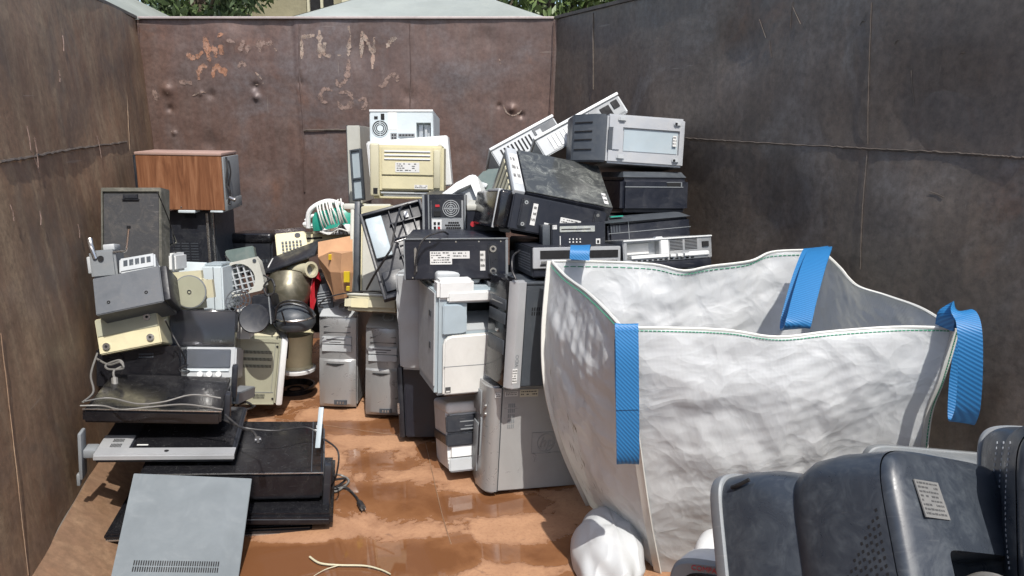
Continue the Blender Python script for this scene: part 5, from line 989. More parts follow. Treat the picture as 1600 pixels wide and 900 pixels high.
# silver front recorder
r, a, h, F, b = boxy('video_recorder', 'silver fronted recorder with long dark slots, partly behind the short blue strap loop', 'recorder', (832, 434), (968, 430), (832, 387), (2.50, 2.56, 2.51), 0.30, 'steelblack', 0.004)
add(r, 'front_panel', 'silver2', lambda bm: (slab(bm, F['front'], 0.0, 0.30, 1.0, 1.0, -0.001, 0.008, 0.002),)); add(r, 'slot', 'hole', lambda bm: (slab(bm, F['front'], 0.08, 0.62, 0.44, 0.90, 0.007, 0.0095), slab(bm, F['front'], 0.56, 0.62, 0.97, 0.88, 0.007, 0.0095), slab(bm, F['front'], 0.08, 0.38, 0.97, 0.44, 0.007, 0.0095)))
add(r, 'bar', 'chrome', lambda bm: slab(bm, F['front'], 0.09, 0.47, 0.96, 0.55, 0.007, 0.012, 0.001)); add(r, 'mesh_side', 'lgrey', lambda bm: slots(bm, F['left'], 0.25, 0.15, 0.9, 0.8, 14, 7, 0.35, 0.4, -0.0005, 0.001), 0); add(r, 'side_panel', 'dgrey', lambda bm: slab(bm, F['left'], 0.02, 0.03, 0.98, 0.97, -0.001, 0.0005))
# white desktop seen from the back
r, a, h, F, b = boxy('desktop_computer', 'slim galvanised computer back with two louvred vents, just above the bag rim', 'computer', (975, 412), (1113, 402), (968, 376), (2.56, 2.64, 2.57), 0.30, 'zinc', 0.003, {'front': (0.04, 0.14, 0.40, 0.88, 0.035)})
add(r, 'port', 'hole', lambda bm: slots(bm, F['front'], 0.08, 0.02, 0.80, 0.12, 12, 1, 0.6, 0.7)); add(r, 'louvre', 'hole', lambda bm: (slots(bm, F['front'], 0.52, 0.42, 0.665, 0.92, 1, 8, 1, 0.5), slots(bm, F['front'], 0.69, 0.42, 0.83, 0.92, 1, 8, 1, 0.5)), 0)
add(r, 'power_socket', 'hole', lambda bm: slab(bm, F['front'], 0.885, 0.50, 0.96, 0.74, -0.001, 0.005, 0.001)); add(r, 'frame', 'white', lambda bm: (slab(bm, F['front'], 0.0, 0.93, 1, 0.995, -0.001, 0.005, 0.001), slab(bm, F['front'], 0.41, 0.28, 0.50, 0.9, -0.001, 0.006, 0.002), slab(bm, F['front'], 0.08, 0.16, 0.5, 0.3, -0.030, 0.006, 0.001)))
add(r, 'connector', 'white', lambda bm: (slots(bm, F['front'], 0.50, 0.16, 0.74, 0.28, 3, 1, 0.7, 0.9, -0.001, 0.010), slab(bm, F['front'], 0.72, 0.12, 0.96, 0.33, -0.001, 0.007, 0.003), slab(bm, F['front'], 0.36, 0.93, 0.44, 1.06, -0.02, 0.004, 0.002)))
add(r, 'label_plate', 'label', lambda bm: slab(bm, F['front'], 0.07, 0.35, 0.32, 0.8, -0.034, -0.031)); add(r, 'top_panel', 'steelblack', lambda bm: bx(bm, 0.002, 0.004, -0.030, a-0.002, 0.3, -0.002, 0.002))
# computer rear with power supply
r, a, h, F, b = boxy('computer_tower', 'black tower whose galvanised back shows a fan and a patch of round holes', 'computer', (662, 432), (729, 432), (664, 304), (3.10, 3.10, 3.12), 0.38, 'steelblack', 0.006)
add(r, 'rear_plate', 'zinc', lambda bm: slab(bm, F['front'], 0.20, 0.02, 0.94, 0.93, -0.001, 0.003, 0.001)); ps = add(r, 'power_supply', 'black', lambda bm: slab(bm, F['front'], 0.21, 0.725, 0.90, 0.945, 0.002, 0.006, 0.001))
add(ps, 'fan_ring', 'lgrey', lambda bm: ([disc(bm, F['front'], 0.66, 0.835, q, a, h, 0.005, 0.009, 26, q-0.0025) for q in (0.034, 0.026, 0.018, 0.010)], [slab(bm, F['front'], 0.655, 0.835-0.085, 0.665, 0.835+0.085, 0.005, 0.0095), slab(bm, F['front'], 0.66-0.16, 0.832, 0.66+0.16, 0.838, 0.005, 0.0095)]))
add(ps, 'fan_hub', 'dgrey', lambda bm: disc(bm, F['front'], 0.66, 0.835, 0.012, a, h, 0.005, 0.0085, 20)); add(ps, 'power_socket', 'hole', lambda bm: (slab(bm, F['front'], 0.26, 0.74, 0.42, 0.80, 0.005, 0.009, 0.001),)); add(ps, 'switch', 'red', lambda bm: slab(bm, F['front'], 0.30, 0.85, 0.40, 0.88, 0.005, 0.009, 0.001))
add(r, 'vent_hole', 'hole', lambda bm: [disc(bm, F['front'], 0.54+0.062*(i+0.5*(j % 2))/1.25, 0.505+0.031*j, 0.0048, a, h, 0.002, 0.004, 6) for i in range(7) for j in range(6) if (i-3)**2+(j-2.5)**2 < 14], 0)
add(r, 'port_block', 'white', lambda bm: slab(bm, F['front'], 0.22, 0.45, 0.44, 0.70, 0.002, 0.005)); add(r, 'port', 'hole', lambda bm: slots(bm, F['front'], 0.24, 0.47, 0.42, 0.68, 2, 4, 0.6, 0.6, 0.0045, 0.0075)); add(r, 'socket', 'red', lambda bm: disc(bm, F['front'], 0.38, 0.60, 0.005, a, h, 0.004, 0.009, 10))
add(r, 'side_lip', 'grey', lambda bm: (slab(bm, F['front'], 0.0, 0.0, 0.05, 1.0, -0.001, 0.004, 0.001), slab(bm, F['front'], 0.13, 0.0, 0.16, 1.0, -0.001, 0.004, 0.001), slab(bm, F['front'], 0.96, 0.0, 1.0, 1.0, -0.001, 0.004, 0.001)))
r, a, h, F, b = boxy('black_carton', 'black box with a small red clip, in the gap beside the galvanised tower back', 'box', (730, 400), (790, 400), (730, 330), (3.02, 3.02, 3.02), 0.3, 'steelblack', 0.005)
add(r, 'clip', 'red', lambda bm: disc(bm, F['front'], 0.16, 0.72, 0.010, a, h, -0.001, 0.012, 12)); add(r, 'flap', 'beige', lambda bm: bx(bm, 0.0, 0.0, h+0.002, a, 0.2, h+0.025, 0.006))
# wide black computer front
r, a, h, F, b = boxy('desktop_computer', 'wide black computer with stickers on its underside, lying on the office printer', 'computer', (632, 438), (794, 436), (630, 374), (2.66, 2.68, 2.67), 0.42, 'steelblack', 0.005)
add(r, 'top_edge', 'grey', lambda bm: slab(bm, F['front'], -0.005, 0.985, 1.005, 1.02, -0.001, 0.006, 0.002)); add(r, 'side_edge', 'grey', lambda bm: (slab(bm, F['front'], 0.975, 0.02, 1.0, 0.98, -0.001, 0.006, 0.002), slab(bm, F['front'], 0.0, 0.02, 0.012, 0.98, -0.001, 0.005, 0.001)))
add(add(r, 'foot', 'black', lambda bm: slab(bm, F['front'], 0.81, 0.10, 0.90, 0.90, -0.001, 0.014, 0.006)), 'screw', 'chrome', lambda bm: [disc(bm, F['front'], 0.855, v, 0.012, a, h, 0.013, 0.017, 16, 0.006) for v in (0.22, 0.76)])
add(r, 'foot', 'chrome', lambda bm: slab(bm, F['front'], 0.10, 0.2, 0.125, 0.8, -0.001, 0.010, 0.003)); sticker(r, F['front'], 0.25, 0.38, 0.46, 0.70, 5, 11); sticker(r, F['front'], 0.46, 0.52, 0.63, 0.70, 2, 12, o=0.0011); sticker(r, F['front'], 0.73, 0.22, 0.78, 0.70, 3, 13)
add(r, 'rivet', 'chrome', lambda bm: [disc(bm, F['front'], u, v, 0.0028, a, h, -0.001, 0.0015, 8) for u, v in ((0.25, 0.93), (0.5, 0.93), (0.72, 0.93), (0.93, 0.93), (0.08, 0.06), (0.5, 0.05), (0.95, 0.06))])
# shrink-wrapped unit
Mx, a, h = fit((624, 578), (660, 580), (618, 426), 2.92, 2.90, 2.92); r = thing('wrapped_printer', 'grey device wrapped in crinkled clear film, squeezed left of the blue-grey office printer', 'printer', Mx)
def wrap(bm):
    bm2 = case(a*1.2, 0.2, h, 0.012, None, 3); me = bpy.data.meshes.new('t'); bm2.to_mesh(me); bm2.free(); bm.from_mesh(me); bpy.data.meshes.remove(me)
    bmesh.ops.subdivide_edges(bm, edges=bm.edges[:], cuts=10, use_grid_fill=True)
    for v in bm.verts:
        q = Vector((v.co.x*8, v.co.y*8, v.co.z*26)); v.co += Vector((noise.noise(q), noise.noise(q+Vector((9, 0, 0))), 0))*0.009
add(r, 'casing', 'lgrey', wrap, 25)
# black tower behind
r, a, h, F, b = boxy('computer_tower', 'low black tower on the floor between the silver pair and the small printer', 'computer', (634, 684), (690, 683), (634, 574), (2.95, 2.95, 2.97), 0.26, 'steelblack', 0.006)
add(r, 'front_bezel', 'black', lambda bm: bx(bm, -0.026, 0.0, 0.0, -0.002, 0.26, h, 0.006)); add(r, 'drive_slot', 'chrome', lambda bm: (bx(bm, -0.029, 0.05, h*0.3, -0.0255, 0.056, h*0.7, 0.001), bx(bm, -0.029, 0.12, h*0.2, -0.0255, 0.126, h*0.8, 0.001), bx(bm, -0.028, 0.0, h*0.35, -0.020, -0.004, h*0.5)))
# ================================================================== blue-grey office printer
r, a, h, F, b = boxy('office_printer', 'large pale office printer with a deep output bay, on top of the small printer', 'printer', (679, 620), (838, 606), (667, 452), (2.58, 2.71, 2.58), 0.25, 'mfp', 0.012, {'front': (0.29, 0.60, 0.97, 0.86, 0.16)})
add(r, 'side_panel', 'lgrey', lambda bm: (slab(bm, F['left'], 0.04, 0.10, 0.98, 0.96, -0.001, 0.004, 0.001),)); add(r, 'side_grip', 'dgrey', lambda bm: (slab(bm, F['left'], 0.70, 0.72, 0.82, 0.77, 0.003, 0.006), slab(bm, F['left'], 0.72, 0.42, 0.80, 0.48, 0.003, 0.006)))
add(r, 'output_wall', 'hole', lambda bm: slab(bm, F['front'], 0.295, 0.605, 0.965, 0.855, -0.159, -0.155)); add(r, 'output_tray', 'lgrey', lambda bm: (poly(bm, [F['front'](0.29, 0.602, 0.0), F['front'](0.97, 0.602, 0), F['front'](0.97, 0.68, -0.15), F['front'](0.29, 0.68, -0.15)], (0, 0, 0.004)),))
add(r, 'control_cover', 'white', lambda bm: (slab(bm, F['front'], 0.10, 0.875, 1.0, 0.975, -0.001, 0.016, 0.006), slab(bm, F['front'], 0.01, 0.90, 0.35, 1.08, -0.05, 0.012, 0.010)))
bm = bmesh.new(); pts = []
u0, u1, v0, v1 = 0.135, 0.56, 0.56, 0.88
prof = [(0.06, 0.86), (0.19, 0.86), (0.24, 0.845), (0.27, 0.81), (0.285, 0.76), (0.285, 0.60), (0.25, 0.585), (0.06, 0.58)]
poly(bm, [F['front'](u, v, 0.0005) for u, v in prof], (0, -0.014, 0)); bmesh.ops.bevel(bm, geom=bm.edges[:], offset=0.004, segments=2, affect='EDGES'); link('side_cover', bm, M['bwhite'], r).data.materials[0] = plastic('pale_blue_grey_plastic', (0.36, 0.43, 0.47), 0.4, 0.12)
M_front = plastic('off_white_panel_plastic', (0.62, 0.62, 0.59), 0.45, 0.18)
bm = bmesh.new(); prof = [(0.065, 0.02), (0.99, 0.02), (0.99, 0.59), (0.14, 0.575), (0.09, 0.555), (0.065, 0.51)]
poly(bm, [F['front'](u, v, 0.001) for u, v in prof], (0, -0.020, 0)); bmesh.ops.bevel(bm, geom=bm.edges[:], offset=0.006, segments=3, affect='EDGES'); fp = link('front_door', bm, M_front, r)
add(fp, 'seam', 'grey', lambda bm: slab(bm, F['front'], 0.07, 0.288, 0.985, 0.294, 0.018, 0.0216)); st = sticker(fp, lambda u, v, o: F['front'](u, v, o+0.021), 0.085, 0.045, 0.135, 0.10, 2, 2, M['ink'], text=False)
add(st, 'print', 'label', lambda bm: slab(bm, F['front'], 0.093, 0.052, 0.128, 0.066, 0.0215, 0.0228))
add(r, 'scanner_lid', 'dgrey', lambda bm: (poly(bm, [(a*0.5, 0.01, h*1.0), (a, 0.01, h*1.0), (a, 0.03, h*1.10), (a*0.5, 0.03, h*1.04)], (0, 0.2, 0)),)); add(r, 'feeder', 'lgrey', lambda bm: bx(bm, 0.015, 0.05, h+0.001, a*0.46, 0.24, h+0.05, 0.012, 3))
# small black and white printer
r, a, h, F, b = boxy('inkjet_printer', 'small white printer with a black band on the floor beneath the large office printer', 'printer', (702, 740), (790, 730), (686, 636), (2.60, 2.66, 2.66), 0.26, 'white', 0.014, seg=3)
add(r, 'band', 'black', lambda bm: (slab(bm, F['front'], -0.02, 0.60, 1.0, 0.86, -0.002, 0.016, 0.005), slab(bm, F['front'], -0.02, 0.40, 1.0, 0.585, -0.002, 0.010, 0.004), slab(bm, F['left'], 0.05, 0.42, 1.0, 0.56, -0.002, 0.006, 0.002)))
add(r, 'slot', 'grey', lambda bm: (slab(bm, F['front'], 0.22, 0.755, 0.6, 0.77, 0.015, 0.018), slab(bm, F['front'], 0.22, 0.64, 0.75, 0.66, 0.015, 0.022, 0.001), slab(bm, F['front'], 0.3, 0.69, 0.62, 0.70, 0.015, 0.018)))
add(r, 'top_cover', 'white', lambda bm: bx(bm, -0.002, -0.014, h*0.88, a, 0.25, h+0.014, 0.014, 4)); add(r, 'drawer', 'lgrey', lambda bm: slab(bm, F['front'], 0.0, 0.02, 1.0, 0.22, -0.002, 0.010, 0.005)); add(r, 'seam', 'hole', lambda bm: slab(bm, F['front'], 0.0, 0.225, 1.0, 0.235, -0.001, 0.0015)); add(r, 'mark', 'grey', lambda bm: slab(bm, F['front'], 0.52, 0.43, 0.58, 0.48, 0.009, 0.011))
# black-sided tower with silver front on top of the silver tower
Mx, a, h = fit((812, 605), (908, 598), (806, 446), 2.44, 2.54, 2.45)
r = thing('computer_tower', 'black sided tower with a curved silver front edge, standing on the large silver tower', 'computer', Mx); F = faces_of(a, 0.19, h)
link('casing', case(a, 0.19, h, 0.004), M['dgrey'], r)
add(r, 'vent', 'hole', lambda bm: slots(bm, F['front'], 0.10, 0.70, 0.62, 0.79, 14, 2, 0.45, 0.75), 0)
def curved(bm, x0=-0.052, yw=0.19):
    poly(bm, [(-0.002, -0.006, -0.006), (-0.03, -0.008, -0.006), (-0.046, 0.004, -0.006), (-0.052, 0.02, -0.006), (-0.002, 0.02, -0.006)], (0, 0, h+0.022)); bmesh.ops.bevel(bm, geom=[e for e in bm.edges if abs(e.verts[0].co.z-e.verts[1].co.z) < 1e-5], offset=0.005, segments=2, affect='EDGES')
add(r, 'front_pillar', 'silver2', curved)
fz = add(r, 'front_bezel', 'gloss', lambda bm: bx(bm, -0.049, 0.0215, -0.004, -0.002, 0.185, h+0.012, 0.005))
add(fz, 'drive_bay', 'dgrey', lambda bm: (bx(bm, -0.053, 0.04, h*0.74, -0.048, 0.17, h*0.84, 0.001), bx(bm, -0.053, 0.04, h*0.60, -0.048, 0.17, h*0.71, 0.001), bx(bm, -0.052, 0.04, h*0.30, -0.048, 0.17, h*0.44, 0.001))); add(fz, 'button', 'chrome', lambda bm: (bx(bm, -0.054, 0.09, h*0.5, -0.048, 0.11, h*0.53, 0.002), bx(bm, -0.054, 0.06, h*0.79, -0.0525, 0.15, h*0.80)))
add(r, 'top_cover', 'dgrey', lambda bm: bx(bm, -0.002, 0.0, h+0.001, a, 0.19, h+0.010, 0.003))
text_mesh('raised_mark', 'VIDO', 0.017, face_mx(lambda u, v, o: Vector((-0.036+u*0.03, -0.0075-o, v*h)), 0.55, 0.27, 0.0) @ Matrix.Rotation(R(90), 4, 'Z'), M['grey'], r)
sticker(r, lambda u, v, o: Vector((-0.042+u*0.034, -0.0078-o, v*h)), 0.2, 0.05, 0.75, 0.19, 5, 21)
# large silver tower
Mx, a, h = fit((776, 768), (912, 757), (772, 608), 2.50, 2.60, 2.52)
r = thing('computer_tower', 'large silver tower on the floor with an embossed round logo on its side', 'computer', Mx); F = faces_of(a, 0.20, h)
M['hps'] = plastic('grey_painted_side_panel', (0.36, 0.36, 0.355), 0.36, 0.14, metal=0.2)
link('casing', case(a, 0.20, h, 0.004), M['hps'], r)
def front(bm):
    poly(bm, [(-0.002, -0.004, -0.006), (-0.022, -0.003, -0.006), (-0.040, 0.010, -0.006), (-0.050, 0.04, -0.006), (-0.052, 0.10, -0.006), (-0.044, 0.17, -0.006), (-0.002, 0.20, -0.006)], (0, 0, h+0.016)); bmesh.ops.bevel(bm, geom=[e for e in bm.edges if abs(e.verts[0].co.z-e.verts[1].co.z) < 1e-5], offset=0.007, segments=3, affect='EDGES')
fz = add(r, 'front_bezel', 'silver', front, 50); add(fz, 'drive_door', 'grey', lambda bm: (bx(bm, -0.056, 0.055, h*0.30, -0.047, 0.066, h*0.68, 0.002), bx(bm, -0.057, 0.085, h*0.12, -0.050, 0.145, h*0.60, 0.003), bx(bm, -0.055, 0.07, h*0.70, -0.049, 0.16, h*0.93, 0.003)))
add(fz, 'drive_slot', 'hole', lambda bm: bx(bm, -0.0575, 0.058, h*0.31, -0.0555, 0.063, h*0.66)); [add(fz, 'button', 'chrome', lambda bm: disc(bm, lambda u, v, o: Vector((-0.046-o, u, v)), 0.028, h*vv, 0.006, 1, 1, 0, 0.006, 14)) for vv in (0.82, 0.74)]
add(r, 'seam', 'dgrey', lambda bm: slab(bm, F['front'], 0.004, 0.0, 0.010, 1.0, -0.001, 0.0012)); add(r, 'top_cover', 'silver', lambda bm: bx(bm, 0.001, 0.002, h+0.001, a, 0.198, h+0.006, 0.002))
add(r, 'vent_slot', 'grey', lambda bm: [slots(bm, F['front'], 0.075, 0.615+0.05*k, 0.155, 0.655+0.05*k, 4, 1, 0.6, 0.9, -0.001, 0.0016) for k in range(5)])
def ringlogo(bm):
    cu, cv = 0.525, 0.455
    disc(bm, F['front'], cu, cv, 0.034, a, h, -0.0005, 0.0022, 40, 0.031)
    for v in (cv-0.105, cv+0.10): slab(bm, F['front'], 0.36, v, 0.70, v+0.006, -0.0005, 0.002)
    for u in (0.36, 0.695): slab(bm, F['front'], u, cv-0.105, u+0.005, cv+0.10, -0.0005, 0.002)
lg = add(r, 'logo', 'silver', ringlogo); text_mesh('lettering', 'hp', 0.052, face_mx(F['front'], 0.525, 0.455, 0.0008), M['silver'], lg, 0.0010, 0.0005, 0.28)
sticker(r, F['front'], 0.20, 0.915, 0.40, 0.985, 2, 31, plastic('yellowed_paper', (0.55, 0.53, 0.42), 0.6, 0.2)); sticker(fz, lambda u, v, o: Vector((-0.018+u*0.015, -0.0045-o, v*h)), -0.5, 0.92, 0.9, 0.965, 2, 32); sticker(r, F['front'], 0.035, 0.925, 0.175, 0.97, 2, 33)
# added supports deep in the pile, dark to fill its shaded gaps
for lab, bl, br, tl, Y, d in (('added dark case filling the shaded gap behind the recorder and the galvanised tower back', (796, 470), (880, 470), (796, 392), (2.80, 2.80, 2.80), 0.35),
        ('added dark case filling the shaded gap under the low black printer', (960, 440), (1090, 440), (960, 392), (2.74, 2.82, 2.75), 0.3),
        ('added dark case filling the shaded gap behind the blue-grey office printer', (690, 560), (780, 560), (690, 450), (3.25, 3.25, 3.25), 0.4)):
    r, a, h, F, b = boxy('computer_case', lab, 'computer', bl, br, tl, Y, d, 'steelblack', 0.005); add(r, 'panel', 'dgrey', lambda bm: slab(bm, F['front'], 0.05, 0.08, 0.95, 0.92, -0.001, 0.002, 0.001))
# ================================================================== BULK BAG
def m_bag():
    m = bpy.data.materials.new('white_woven_polypropylene'); n, l, b = nodes(m); v = tex(n, l)
    l.new(mix(n, l, ramp(n, l, noi(n, l, v, 2.2, 7, 0.65, 0.6), (0.42, 0), (0.72, 1)), (0.72, 0.735, 0.745), (0.66, 0.675, 0.685)), b.inputs['Base Color'])
    st = n.new('ShaderNodeTexWave'); st.bands_direction = 'Z'; st.inputs['Scale'].default_value = 95; l.new(v, st.inputs['Vector'])
    s2 = n.new('ShaderNodeTexWave'); s2.bands_direction = 'X'; s2.inputs['Scale'].default_value = 95; l.new(v, s2.inputs['Vector'])
    a = n.new('ShaderNodeMath'); a.operation = 'MULTIPLY'; l.new(st.outputs[1], a.inputs[0]); l.new(s2.outputs[1], a.inputs[1])
    dv = n.new('ShaderNodeVectorMath'); dn = n.new('ShaderNodeTexNoise'); dn.inputs['Scale'].default_value = 5; l.new(v, dn.inputs['Vector'])
    dm = n.new('ShaderNodeVectorMath'); dm.operation = 'SCALE'; dm.inputs['Scale'].default_value = 0.16; l.new(dn.outputs['Color'], dm.inputs[0]); l.new(v, dv.inputs[0]); l.new(dm.outputs[0], dv.inputs[1])
    q = None
    for scl, st_, ds in ((6, 0.5, 0.030), (15, 0.45, 0.012), (38, 0.35, 0.004)):
        vo = n.new('ShaderNodeTexVoronoi'); vo.inputs['Scale'].default_value = scl; l.new(dv.outputs[0], vo.inputs['Vector']); q = bump(n, l, vo.outputs['Distance'], b, st_, ds, q); q = bump(n, l, a.outputs[0], b, 0.12, 0.0012, q)
    b.inputs['Roughness'].default_value = 0.33
    out = n['Material Output']; tr = n.new('ShaderNodeBsdfTranslucent'); tr.inputs[0].default_value = (0.75, 0.76, 0.74, 1); l.new(q, tr.inputs['Normal'])
    ms = n.new('ShaderNodeMixShader'); ms.inputs[0].default_value = 0.42; l.new(b.outputs[0], ms.inputs[1]); l.new(tr.outputs[0], ms.inputs[2]); l.new(ms.outputs[0], out.inputs[0]); return m
M['bag'] = m_bag()
def m_web():
    m = bpy.data.materials.new('blue_herringbone_webbing'); n, l, b = nodes(m); v = tex(n, l, 'Generated')
    t = n.new('ShaderNodeTexWave'); t.bands_direction = 'DIAGONAL'; t.inputs['Scale'].default_value = 60; l.new(tex(n, l), t.inputs['Vector'])
    l.new(mix(n, l, ramp(n, l, t.outputs[1], (0.2, 0), (0.8, 1)), (0.012, 0.115, 0.29), (0.022, 0.165, 0.38)), b.inputs['Base Color']); b.inputs['Roughness'].default_value = 0.5
    bump(n, l, t.outputs[1], b, 0.35, 0.0015); return m
M['web'] = m_web()
def m_dirt():
    return plastic('mud_smear', (0.20, 0.17, 0.13), 0.8, 0.6)
M['stitch'] = plastic('green_stitching', (0.03, 0.30, 0.16), 0.6, 0.1); M['hem'] = plastic('folded_white_hem', (0.62, 0.62, 0.58), 0.5, 0.2)
def curve(pts):
    return [P(*p) for p in pts]
CFL = [P(972, 512, 1.86), P(984, 590, 1.87), P(998, 700, 1.92), P(1014, 810, 1.97), G(1030, 893, 0.0)]
CBL = [P(862, 408, 2.42), P(853, 520, 2.36), P(858, 610, 2.33), P(884, 705, 2.34), G(922, 790, 0.0)]
CFR = [P(1490, 513, 1.86), P(1468, 590, 1.88), P(1446, 655, 1.92), P(1436, 770, 1.97), G(1428, 900, 0.0)]
br_rim = P(1285, 392, 2.46)
CBR = [br_rim, br_rim+Vector((-0.01, 0.0, -0.2)), br_rim+Vector((-0.03, -0.01, -0.42)), br_rim+Vector((-0.06, -0.03, -0.64)), Vector((br_rim.x-0.10, br_rim.y-0.06, 0.0))]
def catm(pts, t):
    n = len(pts)-1; s = min(max(t, 0), 0.99999)*n; i = int(s); f = s-i
    a, b, c, e = pts[max(i-1, 0)], pts[i], pts[i+1], pts[min(i+2, n)]
    return 0.5*((2*b)+(c-a)*f+(2*a-5*b+4*c-e)*f*f+(3*b-a-3*c+e)*f**3)
# rim lines (image pixels -> points), one per side: front, right, back, left
RIM = {'front': [CFL[0], P(1060, 513, 1.865), P(1140, 517, 1.87), P(1215, 527, 1.865), P(1300, 518, 1.87), P(1400, 511, 1.865), CFR[0]],
       'right': [CFR[0], P(1440, 482, 2.00), P(1385, 462, 2.12), P(1338, 446, 2.20), P(1312, 418, 2.33), CBR[0]],
       'back': [CBR[0], P(1255, 391, 2.5), P(1205, 394, 2.52), P(1172, 408, 2.49), P(1110, 416, 2.47), P(1068, 423, 2.44), P(1020, 413, 2.46), P(940, 409, 2.46), CBL[0]],
       'left': [CBL[0], P(884, 432, 2.28), P(915, 455, 2.12), P(945, 482, 1.97), CFL[0]]}
SIDES = (('front', CFL, CFR), ('right', CFR, CBR), ('back', CBR, CBL), ('left', CBL, CFL))
ctr = (CFL[2]+CFR[2]+CBL[2]+CBR[2])/4
NU, NV = 120, 120
bag_o = Vector((ctr.x, ctr.y, 0))
_rc = random.Random(11)
CREASE = [(Vector((_rc.gauss(0, 1), _rc.gauss(0, 1), _rc.gauss(0, 1))).normalized(), f, _rc.random(), 0.085/f) for f in (2.2, 3.1, 4, 5, 6.3, 7.5, 9, 11, 13, 16, 20, 24, 9.5, 12.5, 28, 32, 18)]
def bag_pt(si, u, v):
    nm, A, B = SIDES[si]; a, b = catm(A, v), catm(B, v); p = a.lerp(b, u)
    rim = catm(RIM[nm], u); lin = A[0].lerp(B[0], u); p += (rim-lin)*max(0, 1-v)**2.2
    n_ = (b-a).cross(Vector((0, 0, 1))).normalized()
    if n_.dot(p-ctr) < 0: n_ = -n_
    bulge = {'front': 0.05, 'right': 0.04, 'back': 0.03, 'left': 0.035}[nm]
    p += n_*bulge*math.sin(math.pi*u)*math.sin(math.pi*min(1, v*1.05))**0.8
    e = min(1, 5*min(u, 1-u))*min(1, 7*v+0.08)
    q = p*1.0
    c = 0
    for (d, f, ph, am) in CREASE:
        t = (q.dot(d)*f+ph+0.35*noise.noise(q*2.3+d)) % 1.0; mk = max(0, noise.noise(q*3.1+d*5)+0.25)
        c += am*(abs(2*t-1)-0.5)*mk
    p += n_*(c+noise.noise(q*24)*0.0015+0.009*noise.noise(q*2.6+Vector((4, 1, 1))))*e
    return p
bag = thing('bulk_bag', 'large open white woven bulk bag with four blue lifting straps', 'bag', Matrix.Translation(bag_o))
bm = bmesh.new(); grid = []
for si in range(4):
    for i in range(NU): grid.append([bm.verts.new(bag_pt(si, i/NU, j/NV)-bag_o) for j in range(NV+1)])
N = len(grid)
for i in range(N):
    for j in range(NV): bm.faces.new((grid[i][j], grid[(i+1) % N][j], grid[(i+1) % N][j+1], grid[i][j+1]))
# sagging base
c0 = bm.verts.new((0, 0, 0.012))
for i in range(N): bm.faces.new((grid[i][NV], grid[(i+1) % N][NV], c0))
o = link('bag_body', bm, M['bag'], bag, 70)
s = o.modifiers.new('thickness', 'SOLIDIFY'); s.thickness = 0.0025; s.offset = 0
def hem(name, pts, mat, wid, r2):
    bm = bmesh.new(); tube(bm, pts, r2, 6); return link(name, bm, M[mat], bag)
rimp = []
for si in range(4): rimp += [bag_pt(si, i/40, 0)-bag_o for i in range(40)]
rimp.append(rimp[0]); hem('rim_hem', rimp, 'hem', 0, 0.0045)
def outv(p): q = Vector((p.x+bag_o.x-ctr.x, p.y+bag_o.y-ctr.y, 0)); return q.normalized()
def stitch(paths):
    bm = bmesh.new()
    for pts in paths:
        for i in range(0, len(pts)-1):
            tube(bm, [pts[i], pts[i].lerp(pts[i+1], 0.72)], 0.0014, 4)
    return link('stitching', bm, M['stitch'], bag, 0)
paths = []
for si in (0, 1, 3): paths.append([bag_pt(si, i/90, 0.022)-bag_o+outv(bag_pt(si, i/90, 0.022)-bag_o)*0.004 for i in range(2, 89)])
paths.append([bag_pt(2, i/60, 0.03)-bag_o-outv(bag_pt(2, i/60, 0.03)-bag_o)*0.004 for i in range(2, 59)])
paths.append([bag_pt(3, i/60, 0.03)-bag_o-outv(bag_pt(3, i/60, 0.03)-bag_o)*0.004 for i in range(2, 59)])
for C_, dx in ((CFL, 0.012), (CFR, 0.0), (CBL, 0.0)): paths.append([catm(C_, k/80)-bag_o+outv(catm(C_, k/80)-bag_o)*0.010+Vector((dx, 0, 0)) for k in range(2, 80)])
stitch(paths)
for C_ in (CFL, CFR, CBL):
    bm = bmesh.new(); q = [catm(C_, k/40)-bag_o+outv(catm(C_, k/40)-bag_o)*0.005 for k in range(41)]
    ribbon(bm, q, 0.022, 0.006, lambda t: Vector((0.8, -0.6, 0)) if C_ is CFL else Vector((1, 0.3, 0))); link('seam_hem', bm, M['hem'], bag)
# mud smears low on the left face
bm = bmesh.new(); rnd = random.Random(4)
for _ in range(46):
    u = rnd.gauss(0.30, 0.10); v = rnd.gauss(0.66, 0.13); v = min(0.97, max(0.3, v)); u = min(0.9, max(0.05, u+(v-0.66)*0.5))
    p = bag_pt(3, u, v)-bag_o; o_ = outv(p)*0.0035; L = rnd.uniform(0.004, 0.016); k1 = bag_pt(3, u, min(1, v+L*1.6))-bag_o; k2 = bag_pt(3, min(1, u+L*0.7), v)-bag_o; k3 = bag_pt(3, u+L*0.4, max(0, v-L*1.5))-bag_o
    bm.faces.new([bm.verts.new(x+o_) for x in (k1, k2, k3)])
link('mud_stain', bm, m_dirt(), bag, 0)
def strap(label_, fn_pts, wid, side, thick=0.004):
    bm = bmesh.new(); q = [p-bag_o for p in spline(fn_pts, 8)]; ribbon(bm, q, wid, thick, side); return link('strap', bm, M['web'], bag, 50)
w1 = 0.058
# front left: a long loop hanging flat down the front corner
strap('', [P(979, 516, 1.85), P(979, 509, 1.835), P(979, 516, 1.815), P(980, 600, 1.80), P(981, 690, 1.81), P(981, 721, 1.825), P(981, 719, 1.85), P(981, 680, 1.85), P(979, 600, 1.835), P(978, 530, 1.845)], w1, (1, 0.0, 0))
strap('', [P(979, 516, 1.811), P(980, 560, 1.800), P(980, 640, 1.800)], w1*0.98, (1, 0.0, 0))
